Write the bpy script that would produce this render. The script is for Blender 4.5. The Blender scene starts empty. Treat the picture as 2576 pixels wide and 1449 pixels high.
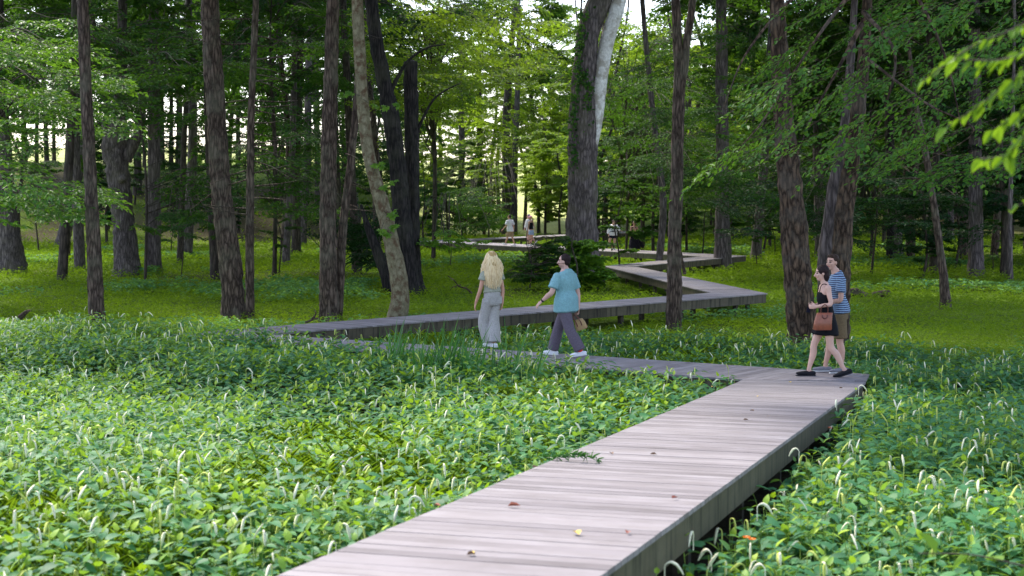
import bpy, math, random
import numpy as np
from mathutils import Vector, Matrix

random.seed(7)
RNG = np.random.default_rng(7)
scene = bpy.context.scene
COL = scene.collection

# ---------------------------------------------------------------- camera, sky, sun, exposure
CAM_H = 2.75
F_PX = 1564.0
PITCH = math.atan(90.0 / F_PX)
cam_data = bpy.data.cameras.new('camera')
cam_data.sensor_width = 36.0
cam_data.lens = F_PX / 1024 * 36.0
cam_data.clip_end = 3000
cam_data.dof.use_dof = True
cam_data.dof.focus_distance = 27.0
cam_data.dof.aperture_fstop = 3.2
cam = bpy.data.objects.new('camera', cam_data)
COL.objects.link(cam)
cam.location = (0, 0, CAM_H)
cam.rotation_euler = (math.radians(90) - PITCH, 0, 0)
scene.camera = cam

SUN_EL, SUN_AZ = math.radians(52), math.radians(-32)     # azimuth from +Y towards +X
world = bpy.data.worlds.new("World")
scene.world = world
world.use_nodes = True
wn = world.node_tree
sky = wn.nodes.new('ShaderNodeTexSky')
sky.sky_type = 'NISHITA'
sky.sun_disc = False
sky.sun_elevation = SUN_EL
sky.sun_rotation = SUN_AZ
sky.air_density = 1.0
sky.dust_density = 1.2
hs_ = wn.nodes.new('ShaderNodeHueSaturation'); hs_.inputs['Saturation'].default_value = 0.8
wt_ = wn.nodes.new('ShaderNodeMix'); wt_.data_type = 'RGBA'; wt_.blend_type = 'MULTIPLY'; wt_.inputs['Factor'].default_value = 1.0; wt_.inputs['B'].default_value = (1.02, 0.98, 1.0, 1)
wn.links.new(sky.outputs[0], hs_.inputs['Color']); wn.links.new(hs_.outputs[0], wt_.inputs['A'])
wn.links.new(wt_.outputs['Result'], wn.nodes['Background'].inputs[0])
wn.nodes['Background'].inputs[1].default_value = 0.15
sd = bpy.data.lights.new('sun', 'SUN')
sd.energy = 2.3
sd.angle = math.radians(9)
sd.color = (1.0, 0.93, 0.8)
sun = bpy.data.objects.new('sun', sd)
COL.objects.link(sun)
sdir = Vector((math.sin(SUN_AZ) * math.cos(SUN_EL), math.cos(SUN_AZ) * math.cos(SUN_EL), math.sin(SUN_EL)))
sun.rotation_euler = sdir.to_track_quat('Z', 'Y').to_euler()
sun.location = sdir * 60
scene.view_settings.view_transform = 'Standard'
scene.view_settings.look = 'None'
scene.view_settings.gamma = 1
scene.view_settings.exposure = 1.6
if hasattr(scene, 'cycles'):
    scene.cycles.max_bounces = 6
    scene.cycles.transmission_bounces = 3

# ---------------------------------------------------------------- pixel <-> world (pixels of a 2576 x 1449 view)
K = 1024 / 2576.0
def ray(xd, yd):
    a = (xd * K - 512) / F_PX; b = (288 - yd * K) / F_PX
    return Vector((a, math.cos(PITCH) + b * math.sin(PITCH), -math.sin(PITCH) + b * math.cos(PITCH)))
def P(xd, yd, z=0.0):
    r = ray(xd, yd); t = (z - CAM_H) / r.z
    return Vector((r.x * t, r.y * t, z))
def PD(xd, yd, D):
    r = ray(xd, yd); t = D / r.y
    return Vector((r.x * t, D, CAM_H + r.z * t))

# ---------------------------------------------------------------- numpy noise
def _h(ix, iy, iz, seed):
    n = (ix.astype(np.int64) * 73856093) ^ (iy.astype(np.int64) * 19349663) ^ (iz.astype(np.int64) * 83492791) ^ (seed * 2654435)
    n = (n ^ (n >> 13)) * 1274126177 & 0x7fffffff
    n = (n ^ (n >> 16)) & 0xffff
    return n / 65535.0
def vnoise(p, scale=1.0, seed=0):
    p = np.asarray(p, float) * scale
    i = np.floor(p).astype(np.int64); f = p - i; f = f * f * (3 - 2 * f)
    r = 0
    for dx in (0, 1):
        for dy in (0, 1):
            for dz in (0, 1):
                w = (f[:, 0] if dx else 1 - f[:, 0]) * (f[:, 1] if dy else 1 - f[:, 1]) * (f[:, 2] if dz else 1 - f[:, 2])
                r = r + w * _h(i[:, 0] + dx, i[:, 1] + dy, i[:, 2] + dz, seed)
    return r
def n2(x, y, scale, seed=0):
    x = np.asarray(x, float); y = np.asarray(y, float)
    return vnoise(np.stack([x.ravel(), y.ravel(), np.zeros(x.size)], 1), scale, seed).reshape(x.shape)
def sst(a, b, x):
    t = np.clip((np.asarray(x, float) - a) / (b - a), 0, 1); return t * t * (3 - 2 * t)

# ---------------------------------------------------------------- object helpers
def tag(o, label=None, cat=None, group=None, kind=None):
    if label: o['label'] = label
    if cat: o['category'] = cat
    if group: o['group'] = group
    if kind: o['kind'] = kind
    return o
def empty(name, loc=(0, 0, 0), rz=0.0):
    o = bpy.data.objects.new(name, None); COL.objects.link(o)
    o.location = loc; o.rotation_euler = (0, 0, rz); o.empty_display_size = 0.2
    return o
def link(name, me, parent=None):
    o = bpy.data.objects.new(name, me); COL.objects.link(o)
    if parent: o.parent = parent
    return o
def np_mesh(name, V, faces, mats, midx=None, tint=None, smooth=False, uv=None, col=None):
    """faces: list of int arrays (n,k)"""
    V = np.asarray(V, np.float32)
    me = bpy.data.meshes.new(name)
    me.vertices.add(len(V)); me.vertices.foreach_set('co', V.ravel())
    faces = [np.asarray(f, np.int32) for f in faces if len(f)]
    loops = np.concatenate([f.ravel() for f in faces])
    sizes = np.concatenate([np.full(len(f), f.shape[1], np.int32) for f in faces])
    starts = np.concatenate([[0], np.cumsum(sizes)[:-1]]).astype(np.int32)
    me.loops.add(len(loops)); me.loops.foreach_set('vertex_index', loops)
    me.polygons.add(len(sizes)); me.polygons.foreach_set('loop_start', starts); me.polygons.foreach_set('loop_total', sizes)
    if midx is not None: me.polygons.foreach_set('material_index', np.asarray(midx, np.int32))
    me.polygons.foreach_set('use_smooth', np.full(len(sizes), smooth, bool))
    for m in (mats if isinstance(mats, (list, tuple)) else [mats]): me.materials.append(m)
    if tint is not None:
        a = me.attributes.new('tint', 'FLOAT', 'POINT'); a.data.foreach_set('value', np.asarray(tint, np.float32))
    if col is not None:
        a = me.attributes.new('col', 'FLOAT_COLOR', 'POINT')
        c = np.ones((len(V), 4), np.float32); c[:, :3] = col; a.data.foreach_set('color', c.ravel())
    if uv is not None:
        l = me.uv_layers.new(name='UVMap'); l.data.foreach_set('uv', np.asarray(uv, np.float32)[loops].ravel())
    me.update(calc_edges=True)
    return me
class Acc:
    """accumulates numpy geometry"""
    def __init__(s): s.V = []; s.F = {}; s.n = 0; s.T = []; s.U = []
    def add(s, V, faces, mi=0, tint=0.5, uv=None):
        V = np.asarray(V, float)
        for f in faces:
            f = np.asarray(f, int)
            if len(f): s.F.setdefault((f.shape[1], mi), []).append(f + s.n)
        s.V.append(V); s.n += len(V)
        s.T.append(np.full(len(V), tint) if np.isscalar(tint) else np.asarray(tint))
        s.U.append(np.zeros((len(V), 2)) if uv is None else np.asarray(uv))
    def mesh(s, name, mats, smooth=False, use_uv=False):
        fs, mi = [], []
        for (k, m), l in s.F.items():
            a = np.concatenate(l); fs.append(a); mi.append(np.full(len(a), m))
        return np_mesh(name, np.concatenate(s.V), fs, mats, np.concatenate(mi), np.concatenate(s.T), smooth,
                       np.concatenate(s.U) if use_uv else None)

# ---------------------------------------------------------------- materials
def newmat(name):
    m = bpy.data.materials.new(name); m.use_nodes = True
    nt = m.node_tree; b = nt.nodes['Principled BSDF']
    return m, nt, b
def nd(nt, typ, **kw):
    n = nt.nodes.new(typ)
    for k, v in kw.items():
        if k.startswith('i_'):
            key = k[2:]; key = int(key) if key.isdigit() else key.replace('_', ' ')
            n.inputs[key].default_value = v
        else: setattr(n, k, v)
    return n
def ramp(nt, src, stops):
    r = nt.nodes.new('ShaderNodeValToRGB'); e = r.color_ramp.elements
    while len(e) > 1: e.remove(e[-1])
    e[0].position = stops[0][0]; e[0].color = (*stops[0][1], 1)
    for p, c in stops[1:]:
        x = e.new(p); x.color = (*c, 1)
    if src is not None: nt.links.new(src, r.inputs[0])
    return r
def leaf_mat(name, stops, transl=0.35, tcol=(0.25, 0.42, 0.03), rough=0.45, spec=0.4, objvar=0.3, nscale=3.0):
    m, nt, b = newmat(name)
    at = nd(nt, 'ShaderNodeAttribute', attribute_name='tint')
    oi = nd(nt, 'ShaderNodeObjectInfo')
    ad = nd(nt, 'ShaderNodeMath', operation='MULTIPLY_ADD'); nt.links.new(oi.outputs['Random'], ad.inputs[0]); ad.inputs[1].default_value = objvar
    nt.links.new(at.outputs['Fac'], ad.inputs[2])
    su = nd(nt, 'ShaderNodeMath', operation='SUBTRACT'); nt.links.new(ad.outputs[0], su.inputs[0]); su.inputs[1].default_value = objvar / 2
    r = ramp(nt, su.outputs[0], stops)
    nt.links.new(r.outputs[0], b.inputs['Base Color'])
    b.inputs['Roughness'].default_value = rough; b.inputs['Specular IOR Level'].default_value = spec
    tr = nd(nt, 'ShaderNodeBsdfTranslucent')
    mx = nd(nt, 'ShaderNodeMix', data_type='RGBA', blend_type='MIX'); mx.inputs['Factor'].default_value = 0.6
    nt.links.new(r.outputs[0], mx.inputs['A']); mx.inputs['B'].default_value = (*tcol, 1)
    nt.links.new(mx.outputs['Result'], tr.inputs[0])
    ms = nd(nt, 'ShaderNodeMixShader'); ms.inputs[0].default_value = transl
    nt.links.new(b.outputs[0], ms.inputs[1]); nt.links.new(tr.outputs[0], ms.inputs[2])
    nt.links.new(ms.outputs[0], nt.nodes['Material Output'].inputs[0])
    return m
def bark_mat(name, dark, light, patch, psc=1.2, ridge=(14, 14, 2.2), bump=0.7, patch_amt=0.35, edge=0.25):
    m, nt, b = newmat(name)
    tc = nd(nt, 'ShaderNodeTexCoord')
    mp = nd(nt, 'ShaderNodeMapping'); mp.inputs['Scale'].default_value = ridge
    nt.links.new(tc.outputs['Object'], mp.inputs[0])
    no = nd(nt, 'ShaderNodeTexNoise', i_Scale=1.5, i_Detail=4.0); nt.links.new(mp.outputs[0], no.inputs['Vector'])
    va = nd(nt, 'ShaderNodeVectorMath', operation='MULTIPLY_ADD')
    nt.links.new(no.outputs['Color'], va.inputs[0]); va.inputs[1].default_value = (0.9, 0.9, 0.9); nt.links.new(mp.outputs[0], va.inputs[2])
    vo = nd(nt, 'ShaderNodeTexVoronoi', feature='DISTANCE_TO_EDGE', i_Scale=1.0); nt.links.new(va.outputs[0], vo.inputs['Vector'])
    r = ramp(nt, vo.outputs['Distance'], [(0.0, dark), (edge, tuple((d + l) / 2 for d, l in zip(dark, light))), (min(1, edge * 2.2), light)])
    fine = nd(nt, 'ShaderNodeTexNoise', i_Scale=3.2, i_Detail=6.0, i_Roughness=0.7); nt.links.new(mp.outputs[0], fine.inputs['Vector'])
    fr = ramp(nt, fine.outputs['Fac'], [(0.25, (0.55,) * 3), (0.7, (1.25,) * 3)])
    mu = nd(nt, 'ShaderNodeMix', data_type='RGBA', blend_type='MULTIPLY'); mu.inputs['Factor'].default_value = 0.85
    nt.links.new(r.outputs[0], mu.inputs['A']); nt.links.new(fr.outputs[0], mu.inputs['B'])
    big = nd(nt, 'ShaderNodeTexNoise', i_Scale=psc, i_Detail=4.0, i_Roughness=0.65); nt.links.new(tc.outputs['Object'], big.inputs['Vector'])
    br = ramp(nt, big.outputs['Fac'], [(0.48, (0,) * 3), (0.62, (patch_amt,) * 3)])
    mx = nd(nt, 'ShaderNodeMix', data_type='RGBA'); nt.links.new(br.outputs[0], mx.inputs['Factor'])
    nt.links.new(mu.outputs['Result'], mx.inputs['A']); mx.inputs['B'].default_value = (*patch, 1)
    nt.links.new(mx.outputs['Result'], b.inputs['Base Color'])
    b.inputs['Roughness'].default_value = 0.9; b.inputs['Specular IOR Level'].default_value = 0.2
    hm = nd(nt, 'ShaderNodeMath', operation='ADD'); nt.links.new(r.outputs[0], hm.inputs[0]); 
    fm = nd(nt, 'ShaderNodeMath', operation='MULTIPLY'); nt.links.new(fine.outputs['Fac'], fm.inputs[0]); fm.inputs[1].default_value = 0.15
    nt.links.new(fm.outputs[0], hm.inputs[1])
    bp = nd(nt, 'ShaderNodeBump', i_Strength=bump, i_Distance=0.08); nt.links.new(hm.outputs[0], bp.inputs['Height'])
    nt.links.new(bp.outputs[0], b.inputs['Normal'])
    return m
def plain(name, c, rough=0.7, var=0.15, scale=30, spec=0.3, bump=0.0, c2=None):
    m, nt, b = newmat(name)
    tc = nd(nt, 'ShaderNodeTexCoord'); no = nd(nt, 'ShaderNodeTexNoise', i_Scale=scale, i_Detail=4.0)
    nt.links.new(tc.outputs['Object'], no.inputs['Vector'])
    c2 = c2 or tuple(min(1, x * (1 + var)) for x in c)
    r = ramp(nt, no.outputs['Fac'], [(0.35, tuple(x * (1 - var) for x in c)), (0.65, c2)])
    nt.links.new(r.outputs[0], b.inputs['Base Color'])
    b.inputs['Roughness'].default_value = rough; b.inputs['Specular IOR Level'].default_value = spec
    if bump:
        bp = nd(nt, 'ShaderNodeBump', i_Strength=bump, i_Distance=0.01); nt.links.new(no.outputs['Fac'], bp.inputs['Height']); nt.links.new(bp.outputs[0], b.inputs['Normal'])
    return m

M = {}
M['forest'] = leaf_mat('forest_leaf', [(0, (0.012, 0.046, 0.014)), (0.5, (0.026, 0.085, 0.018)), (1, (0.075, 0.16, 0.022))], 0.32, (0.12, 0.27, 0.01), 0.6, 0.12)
M['lime'] = leaf_mat('lime_leaf', [(0, (0.035, 0.1, 0.008)), (0.5, (0.085, 0.2, 0.012)), (1, (0.2, 0.34, 0.02))], 0.5, (0.4, 0.58, 0.03), 0.5, 0.3)  # lighter leaf copy: backlit glow at the centre partly put into its colour
M['dark'] = leaf_mat('shade_tinted_leaf', [(0, (0.007, 0.028, 0.012)), (0.5, (0.013, 0.05, 0.015)), (1, (0.034, 0.09, 0.02))], 0.24, (0.05, 0.14, 0.012), 0.55, 0.14)  # darker leaf copy: the shade of the dim woods is in its colour
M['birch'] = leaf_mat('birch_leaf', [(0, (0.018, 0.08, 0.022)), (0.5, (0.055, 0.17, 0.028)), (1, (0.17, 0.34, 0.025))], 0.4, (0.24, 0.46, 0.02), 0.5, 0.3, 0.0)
M['near'] = leaf_mat('close_lime_leaf', [(0, (0.06, 0.17, 0.012)), (1, (0.15, 0.3, 0.015))], 0.45, (0.26, 0.42, 0.015), 0.45, 0.4, 0.0)  # lime green of the close branches and the sycamore sprigs
M['lizard'] = leaf_mat('lizard_tail_leaf', [(0, (0.024, 0.1, 0.046)), (0.45, (0.062, 0.22, 0.088)), (0.68, (0.11, 0.29, 0.08)), (1, (0.38, 0.54, 0.02))], 0.34, (0.36, 0.58, 0.02), 0.55, 0.26, 0.0)
M['stem'] = plain('green_stem', (0.22, 0.34, 0.05), 0.6)
M['spike'] = plain('flower_spike', (0.86, 0.84, 0.6), 0.8, 0.12, 80)
M['spike_stalk'] = plain('spike_stalk', (0.55, 0.62, 0.14), 0.7)
M['grass'] = leaf_mat('stilt_grass', [(0, (0.07, 0.125, 0.006)), (0.5, (0.165, 0.265, 0.006)), (1, (0.3, 0.4, 0.01))], 0.35, (0.25, 0.42, 0.02), 0.6, 0.2, 0.0)
M['iris'] = leaf_mat('iris_blade', [(0, (0.02, 0.09, 0.025)), (0.6, (0.05, 0.2, 0.035)), (1, (0.12, 0.3, 0.04))], 0.3, (0.15, 0.4, 0.03), 0.4, 0.5, 0.0)
M['bark_brown'] = bark_mat('brown_bark', (0.028, 0.019, 0.015), (0.215, 0.155, 0.125), (0.17, 0.165, 0.12), 1.3, (12, 12, 2.4))
M['bark_rough'] = bark_mat('rough_bark', (0.02, 0.013, 0.01), (0.22, 0.145, 0.1), (0.18, 0.155, 0.13), 1.6, (9, 9, 2.6), 0.9)
M['bark_grey'] = bark_mat('grey_bark', (0.055, 0.045, 0.045), (0.25, 0.205, 0.2), (0.14, 0.13, 0.085), 0.8, (10, 10, 1.5), 0.6)
M['bark_dark'] = bark_mat('black_bark', (0.01, 0.009, 0.01), (0.06, 0.05, 0.05), (0.07, 0.07, 0.05), 1.0, (12, 12, 1.6), 0.7)
M['bark_syc'] = bark_mat('mottled_sycamore_bark', (0.16, 0.14, 0.085), (0.3, 0.27, 0.18), (0.1, 0.06, 0.035), 5.5, (7, 7, 4), 0.6, 0.95)
M['bark_white'] = bark_mat('white_sycamore_bark', (0.7, 0.68, 0.67), (0.85, 0.83, 0.83), (0.32, 0.28, 0.23), 3.0, (5, 5, 3), 0.2, 0.75)
M['bark_far'] = bark_mat('far_bark', (0.03, 0.024, 0.02), (0.13, 0.1, 0.085), (0.09, 0.1, 0.06), 1.0, (8, 8, 1.5), 0.4)
M['log'] = bark_mat('rotting_log_bark', (0.03, 0.02, 0.015), (0.2, 0.14, 0.1), (0.1, 0.13, 0.05), 2.0, (6, 6, 6), 0.7)

# ---------------------------------------------------------------- boardwalk plan (all level sections at z = 0)
def line_x(a, b, c, d):
    a, b, c, d = (np.array(v[:2]) for v in (a, b, c, d))
    r = b - a; s = d - c
    t = ((c - a)[0] * s[1] - (c - a)[1] * s[0]) / (r[0] * s[1] - r[1] * s[0])
    return a + r * t
KL = P(1870, 955); KR = P(2178, 957)
RUN = Vector((math.sin(math.radians(18.4)), math.cos(math.radians(18.4))))
G_RAMP = 0.0545
def ramp_z(x, y):
    s = (KL.x * RUN.x + KL.y * RUN.y) - (x * RUN.x + y * RUN.y)
    return G_RAMP * s
def PR(xd, yd):
    r = ray(xd, yd); s0 = KL.x * RUN.x + KL.y * RUN.y
    t = (G_RAMP * s0 - CAM_H) / (r.z + G_RAMP * (r.x * RUN.x + r.y * RUN.y))
    return Vector((r.x * t, r.y * t, CAM_H + r.z * t))
AL0 = PR(695, 1449); AR0 = PR(1510, 1449)
bf = (P(1870, 955), P(1370, 917)); bb = (P(2180, 941), P(1246, 879))
cf = (P(695, 839), P(1460, 780)); cb = (P(804, 812), P(1679, 745))
BCo = line_x(*bf, *cb); BCi = line_x(*bb, *cf)
v2 = lambda v: np.array([v[0], v[1]])
CDo, CDi = v2(P(1931, 738)), v2(P(1789, 736))
DEo, DEi = v2(P(1519, 669.5)), v2(P(1596, 670))
EFo, EFi = v2(P(1879, 643.3)), v2(P(1765, 644.6))
FGo = v2(P(1046, 606.5)); FGi = FGo + np.array([2.75, 0.25])
GHi = v2(P(1512, 585.5)); GHo = GHi + np.array([2.6, 1.0])
Hd = v2(P(1690, 572)) - v2(P(1530, 577)); Hd /= np.linalg.norm(Hd)
HL = v2(P(1530, 578)); 
def unit(v): return v / np.linalg.norm(v)
lA = v2(AL0) - (v2(KL) - v2(AL0)) * 0.9; rA = v2(AR0) - (v2(KR) - v2(AR0)) * 0.9
POLYS = [
    ('ramp', [lA, rA, v2(KR), v2(KL)], unit(v2(KL) - lA)),
    ('level', [v2(KL), v2(KR), v2(P(2187, 941)), BCi, BCo], unit(BCo - v2(KL))),
    ('level', [BCo, BCi, CDi, CDo], unit(CDi - BCi)),
    ('level', [CDo, CDi, DEi, DEo], None),
    ('level', [DEo, DEi, EFi, EFo], None),
    ('level', [EFo, EFi, FGi, FGo], None),
    ('level', [FGo, FGi, GHi, GHo], None),
    ('level', [GHo, GHi, GHi + np.array([-2, 9.0]), GHo + np.array([-2, 9.0])], None),
]
# zig-zag corners: the outer tip of one joint faces the inner corner of the next
POLYS[2] = ('level', [BCo, BCi, CDo, CDi], unit(CDi - BCo))
POLYS[3] = ('level', [CDi, CDo, DEi, DEo], unit(DEo - CDi))
POLYS[4] = ('level', [DEo, DEi, EFo, EFi], unit(EFi - DEo))
POLYS[5] = ('level', [EFi, EFo, FGi, FGo], unit(FGo - EFi))
POLYS[6] = ('level', [FGo, FGi, GHi, GHo], unit(GHo - FGo))
Hs = P(1520, 583), P(1545, 577.5)
POLYS[7] = ('level', [GHi, GHo, v2(P(1700, 570.2)), v2(P(1700, 571.8))], unit(v2(P(1700, 571.8)) - GHi))
def hull_ccw(poly):
    c = np.mean(poly, axis=0); a = [math.atan2(p[1] - c[1], p[0] - c[0]) for p in poly]
    return [poly[i] for i in np.argsort(a)]
POLYS = [(k, hull_ccw(p), u) for k, p, u in POLYS]
def in_deck(x, y, m=0.0):
    ins = np.zeros(np.shape(x), bool)
    for k, poly, u in POLYS:
        q = np.ones(np.shape(x), bool)
        for i in range(len(poly)):
            a, b = poly[i], poly[(i + 1) % len(poly)]
            e = unit(b - a); q &= ((x - a[0]) * (-e[1]) + (y - a[1]) * e[0]) > -m
        ins |= q
    return ins

# ---------------------------------------------------------------- terrain
def side_of_ramp(x, y):     # > 0 : left of the ramp
    return (KL.x - 0.7 - (x + 0)) * RUN.y + (y - KL.y) * RUN.x
def gz(x, y):
    x = np.asarray(x, float); y = np.asarray(y, float)
    z = -0.60 + 0.42 * (1 - sst(8, 28, y))
    z = z + 0.17 * (1 - sst(9, 22, y)) * sst(-0.5, 1.5, side_of_ramp(x, y))
    dB = y - (KL.y + (KL.x - x) * 0.66)
    z = z + 0.28 * sst(3.2, -2.0, x) * sst(-8, -3, dB) * (1 - sst(.1, 1.7, dB))
    z = z + 0.22 * (n2(x, y, 0.16, 3) - 0.5) * sst(36, 50, y) * (1 - sst(100, 120, y)) + 0.10 * (n2(x, y, 0.5, 5) - 0.5) * sst(30, 45, y)
    hm = sst(-3, -16, x + (y - 130) * 0.06)
    z = z + hm * (7.0 * sst(108, 158, y) + 0.5 * (n2(x, y, 0.12, 9) - 0.5) * sst(105, 120, y)) + 0.045 * np.clip(y - 158, 0, 110) * hm
    z = z + (1 - hm) * 0.055 * np.maximum(y - 150, 0) * (1 - sst(300, 700, y) * 0.6)
    return z
def gz1(x, y): return float(gz(np.array([x]), np.array([y]))[0])
def PG(xd, yd):
    """point where the sight line meets the ground"""
    r = ray(xd, yd); t = 5.0
    while t < 900:
        p = Vector((r.x * t, r.y * t, CAM_H + r.z * t))
        if p.z <= gz1(p.x, p.y): break
        t += 0.25 if t < 160 else 2
    return Vector((p.x, p.y, gz1(p.x, p.y)))

def plant_mask(x, y):
    """1 inside the lizard's-tail bed"""
    far = 33.0 + 1.8 * (n2(x, y, 0.22, 21) - 0.5) * 2 - sst(2.5, 9, x) * 3.2 + sst(-2, -12, x) * 2.0
    m = (y < far)
    return m
ny, nx = 420, 300
yy = np.concatenate([np.linspace(-14, 5, 20, endpoint=False), 5 * np.exp(np.linspace(0, math.log(1600 / 5), ny - 20))])
ss = np.linspace(-1, 1, nx)
YY, SS = np.meshgrid(yy, ss, indexing='ij')
XX = SS * (16 + 0.75 * np.maximum(YY, 0))
ZZ = gz(XX, YY)
idx = np.arange(YY.size).reshape(YY.shape)
quads = np.stack([idx[:-1, :-1], idx[:-1, 1:], idx[1:, 1:], idx[1:, :-1]], -1).reshape(-1, 4)
soil = np.array([0.035, 0.028, 0.018]); grass = np.array([0.1, 0.17, 0.008]); litter = np.array([0.06, 0.045, 0.022]); meadow = np.array([0.5, 0.54, 0.2])
colr = np.zeros(YY.shape + (3,))
g1 = n2(XX, YY, 0.35, 31)[..., None]; g2 = n2(XX, YY, 1.3, 32)[..., None]
colr[:] = grass * (0.6 + 0.8 * g1) * (0.7 + 0.6 * g2)
pm = plant_mask(XX, YY)[..., None]
colr = np.where(pm, soil * (0.6 + 0.8 * g2), colr)
lm = (sst(-3, -14, XX) * sst(106, 114, YY) * (1 - sst(146, 155, YY)))[..., None] * (0.15 + 0.75 * sst(0.35, 0.65, n2(XX, YY, 0.2, 33)))[..., None]
shade_litter = (sst(20, 40, XX - 0.05 * YY) * sst(100, 125, YY))[..., None] * 0.8  # right woods: leaf litter that also paints their shade onto the ground
colr = colr * (1 - lm) + litter * lm; colr = colr * (1 - shade_litter) + litter * shade_litter
bare = (sst(0.7, 0.85, n2(XX, YY, 0.28, 35)) * sst(44, 60, YY))[..., None] * 0.5
colr = colr * (1 - bare) + litter * bare
PXX = (512 + F_PX * XX / np.maximum(YY, 1)) / K
mm = (np.where(XX < -9, sst(150, 160, YY), sst(138, 152, YY)) * (1 - sst(1450, 1620, PXX)))[..., None]
colr = colr * (1 - mm) + meadow * (0.8 + 0.4 * g1) * mm
m, nt, b = newmat('ground_cover_soil')
at = nd(nt, 'ShaderNodeAttribute', attribute_name='col'); tc = nd(nt, 'ShaderNodeTexCoord')
no = nd(nt, 'ShaderNodeTexNoise', i_Scale=9.0, i_Detail=8.0, i_Roughness=0.75); nt.links.new(tc.outputs['Object'], no.inputs['Vector'])
rr = ramp(nt, no.outputs['Fac'], [(0.3, (0.35,) * 3), (0.7, (1.5,) * 3)])
mu = nd(nt, 'ShaderNodeMix', data_type='RGBA', blend_type='MULTIPLY'); mu.inputs['Factor'].default_value = 1
nt.links.new(at.outputs['Color'], mu.inputs['A']); nt.links.new(rr.outputs[0], mu.inputs['B']); nt.links.new(mu.outputs['Result'], b.inputs['Base Color'])
b.inputs['Roughness'].default_value = 0.95; b.inputs['Specular IOR Level'].default_value = 0.1
bp = nd(nt, 'ShaderNodeBump', i_Strength=1.0, i_Distance=0.08); nt.links.new(no.outputs['Fac'], bp.inputs['Height']); nt.links.new(bp.outputs[0], b.inputs['Normal'])
ground = link('ground', np_mesh('ground', np.stack([XX, YY, ZZ], -1).reshape(-1, 3), [quads], m, smooth=True, col=colr.reshape(-1, 3)))
tag(ground, kind='structure')

# ---------------------------------------------------------------- boardwalk
def wood_mat(name, stops, grain=(3, 60), streak=None):
    m, nt, b = newmat(name)
    at = nd(nt, 'ShaderNodeAttribute', attribute_name='tint')
    uv = nd(nt, 'ShaderNodeUVMap'); uv.uv_map = 'UVMap'
    mp = nd(nt, 'ShaderNodeMapping'); mp.inputs['Scale'].default_value = (*grain, 1); nt.links.new(uv.outputs[0], mp.inputs[0])
    no = nd(nt, 'ShaderNodeTexNoise', i_Scale=1.0, i_Detail=7.0, i_Roughness=0.7); nt.links.new(mp.outputs[0], no.inputs['Vector'])
    r = ramp(nt, at.outputs['Fac'], stops)
    gr = ramp(nt, no.outputs['Fac'], [(0.25, (0.76,) * 3), (0.5, (1.0,) * 3), (0.75, (1.13,) * 3)])
    mu = nd(nt, 'ShaderNodeMix', data_type='RGBA', blend_type='MULTIPLY'); mu.inputs['Factor'].default_value = 1
    nt.links.new(r.outputs[0], mu.inputs['A']); nt.links.new(gr.outputs[0], mu.inputs['B'])
    big = nd(nt, 'ShaderNodeTexNoise', i_Scale=1.4, i_Detail=5.0, i_Roughness=0.65); nt.links.new(uv.outputs[0], big.inputs['Vector'])
    bg = ramp(nt, big.outputs['Fac'], [(0.35, (0.78, 0.76, 0.74)), (0.6, (1.06,) * 3)])
    m2 = nd(nt, 'ShaderNodeMix', data_type='RGBA', blend_type='MULTIPLY'); m2.inputs['Factor'].default_value = 1
    nt.links.new(mu.outputs['Result'], m2.inputs['A']); nt.links.new(bg.outputs[0], m2.inputs['B'])
    out = m2.outputs['Result']
    if streak:
        mp2 = nd(nt, 'ShaderNodeMapping'); mp2.inputs['Scale'].default_value = (9, 0.8, 1); nt.links.new(uv.outputs[0], mp2.inputs[0])
        n3 = nd(nt, 'ShaderNodeTexNoise', i_Scale=1.0, i_Detail=3.0); nt.links.new(mp2.outputs[0], n3.inputs['Vector'])
        sr = ramp(nt, n3.outputs['Fac'], [(0.38, (0.25, 0.24, 0.22)), (0.5, (1,) * 3)])
        m3 = nd(nt, 'ShaderNodeMix', data_type='RGBA', blend_type='MULTIPLY'); m3.inputs['Factor'].default_value = 1
        nt.links.new(out, m3.inputs['A']); nt.links.new(sr.outputs[0], m3.inputs['B']); out = m3.outputs['Result']
    nt.links.new(out, b.inputs['Base Color'])
    b.inputs['Roughness'].default_value = 0.62; b.inputs['Specular IOR Level'].default_value = 0.35
    bp = nd(nt, 'ShaderNodeBump', i_Strength=0.25, i_Distance=0.004); nt.links.new(no.outputs['Fac'], bp.inputs['Height']); nt.links.new(bp.outputs[0], b.inputs['Normal'])
    return m
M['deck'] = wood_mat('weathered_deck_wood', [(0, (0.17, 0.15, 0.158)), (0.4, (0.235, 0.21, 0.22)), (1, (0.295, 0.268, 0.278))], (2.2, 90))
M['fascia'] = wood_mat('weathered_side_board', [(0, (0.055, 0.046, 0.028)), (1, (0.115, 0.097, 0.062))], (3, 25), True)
M['post'] = plain('post_timber', (0.06, 0.05, 0.04), 0.9, 0.3, 12)

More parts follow.
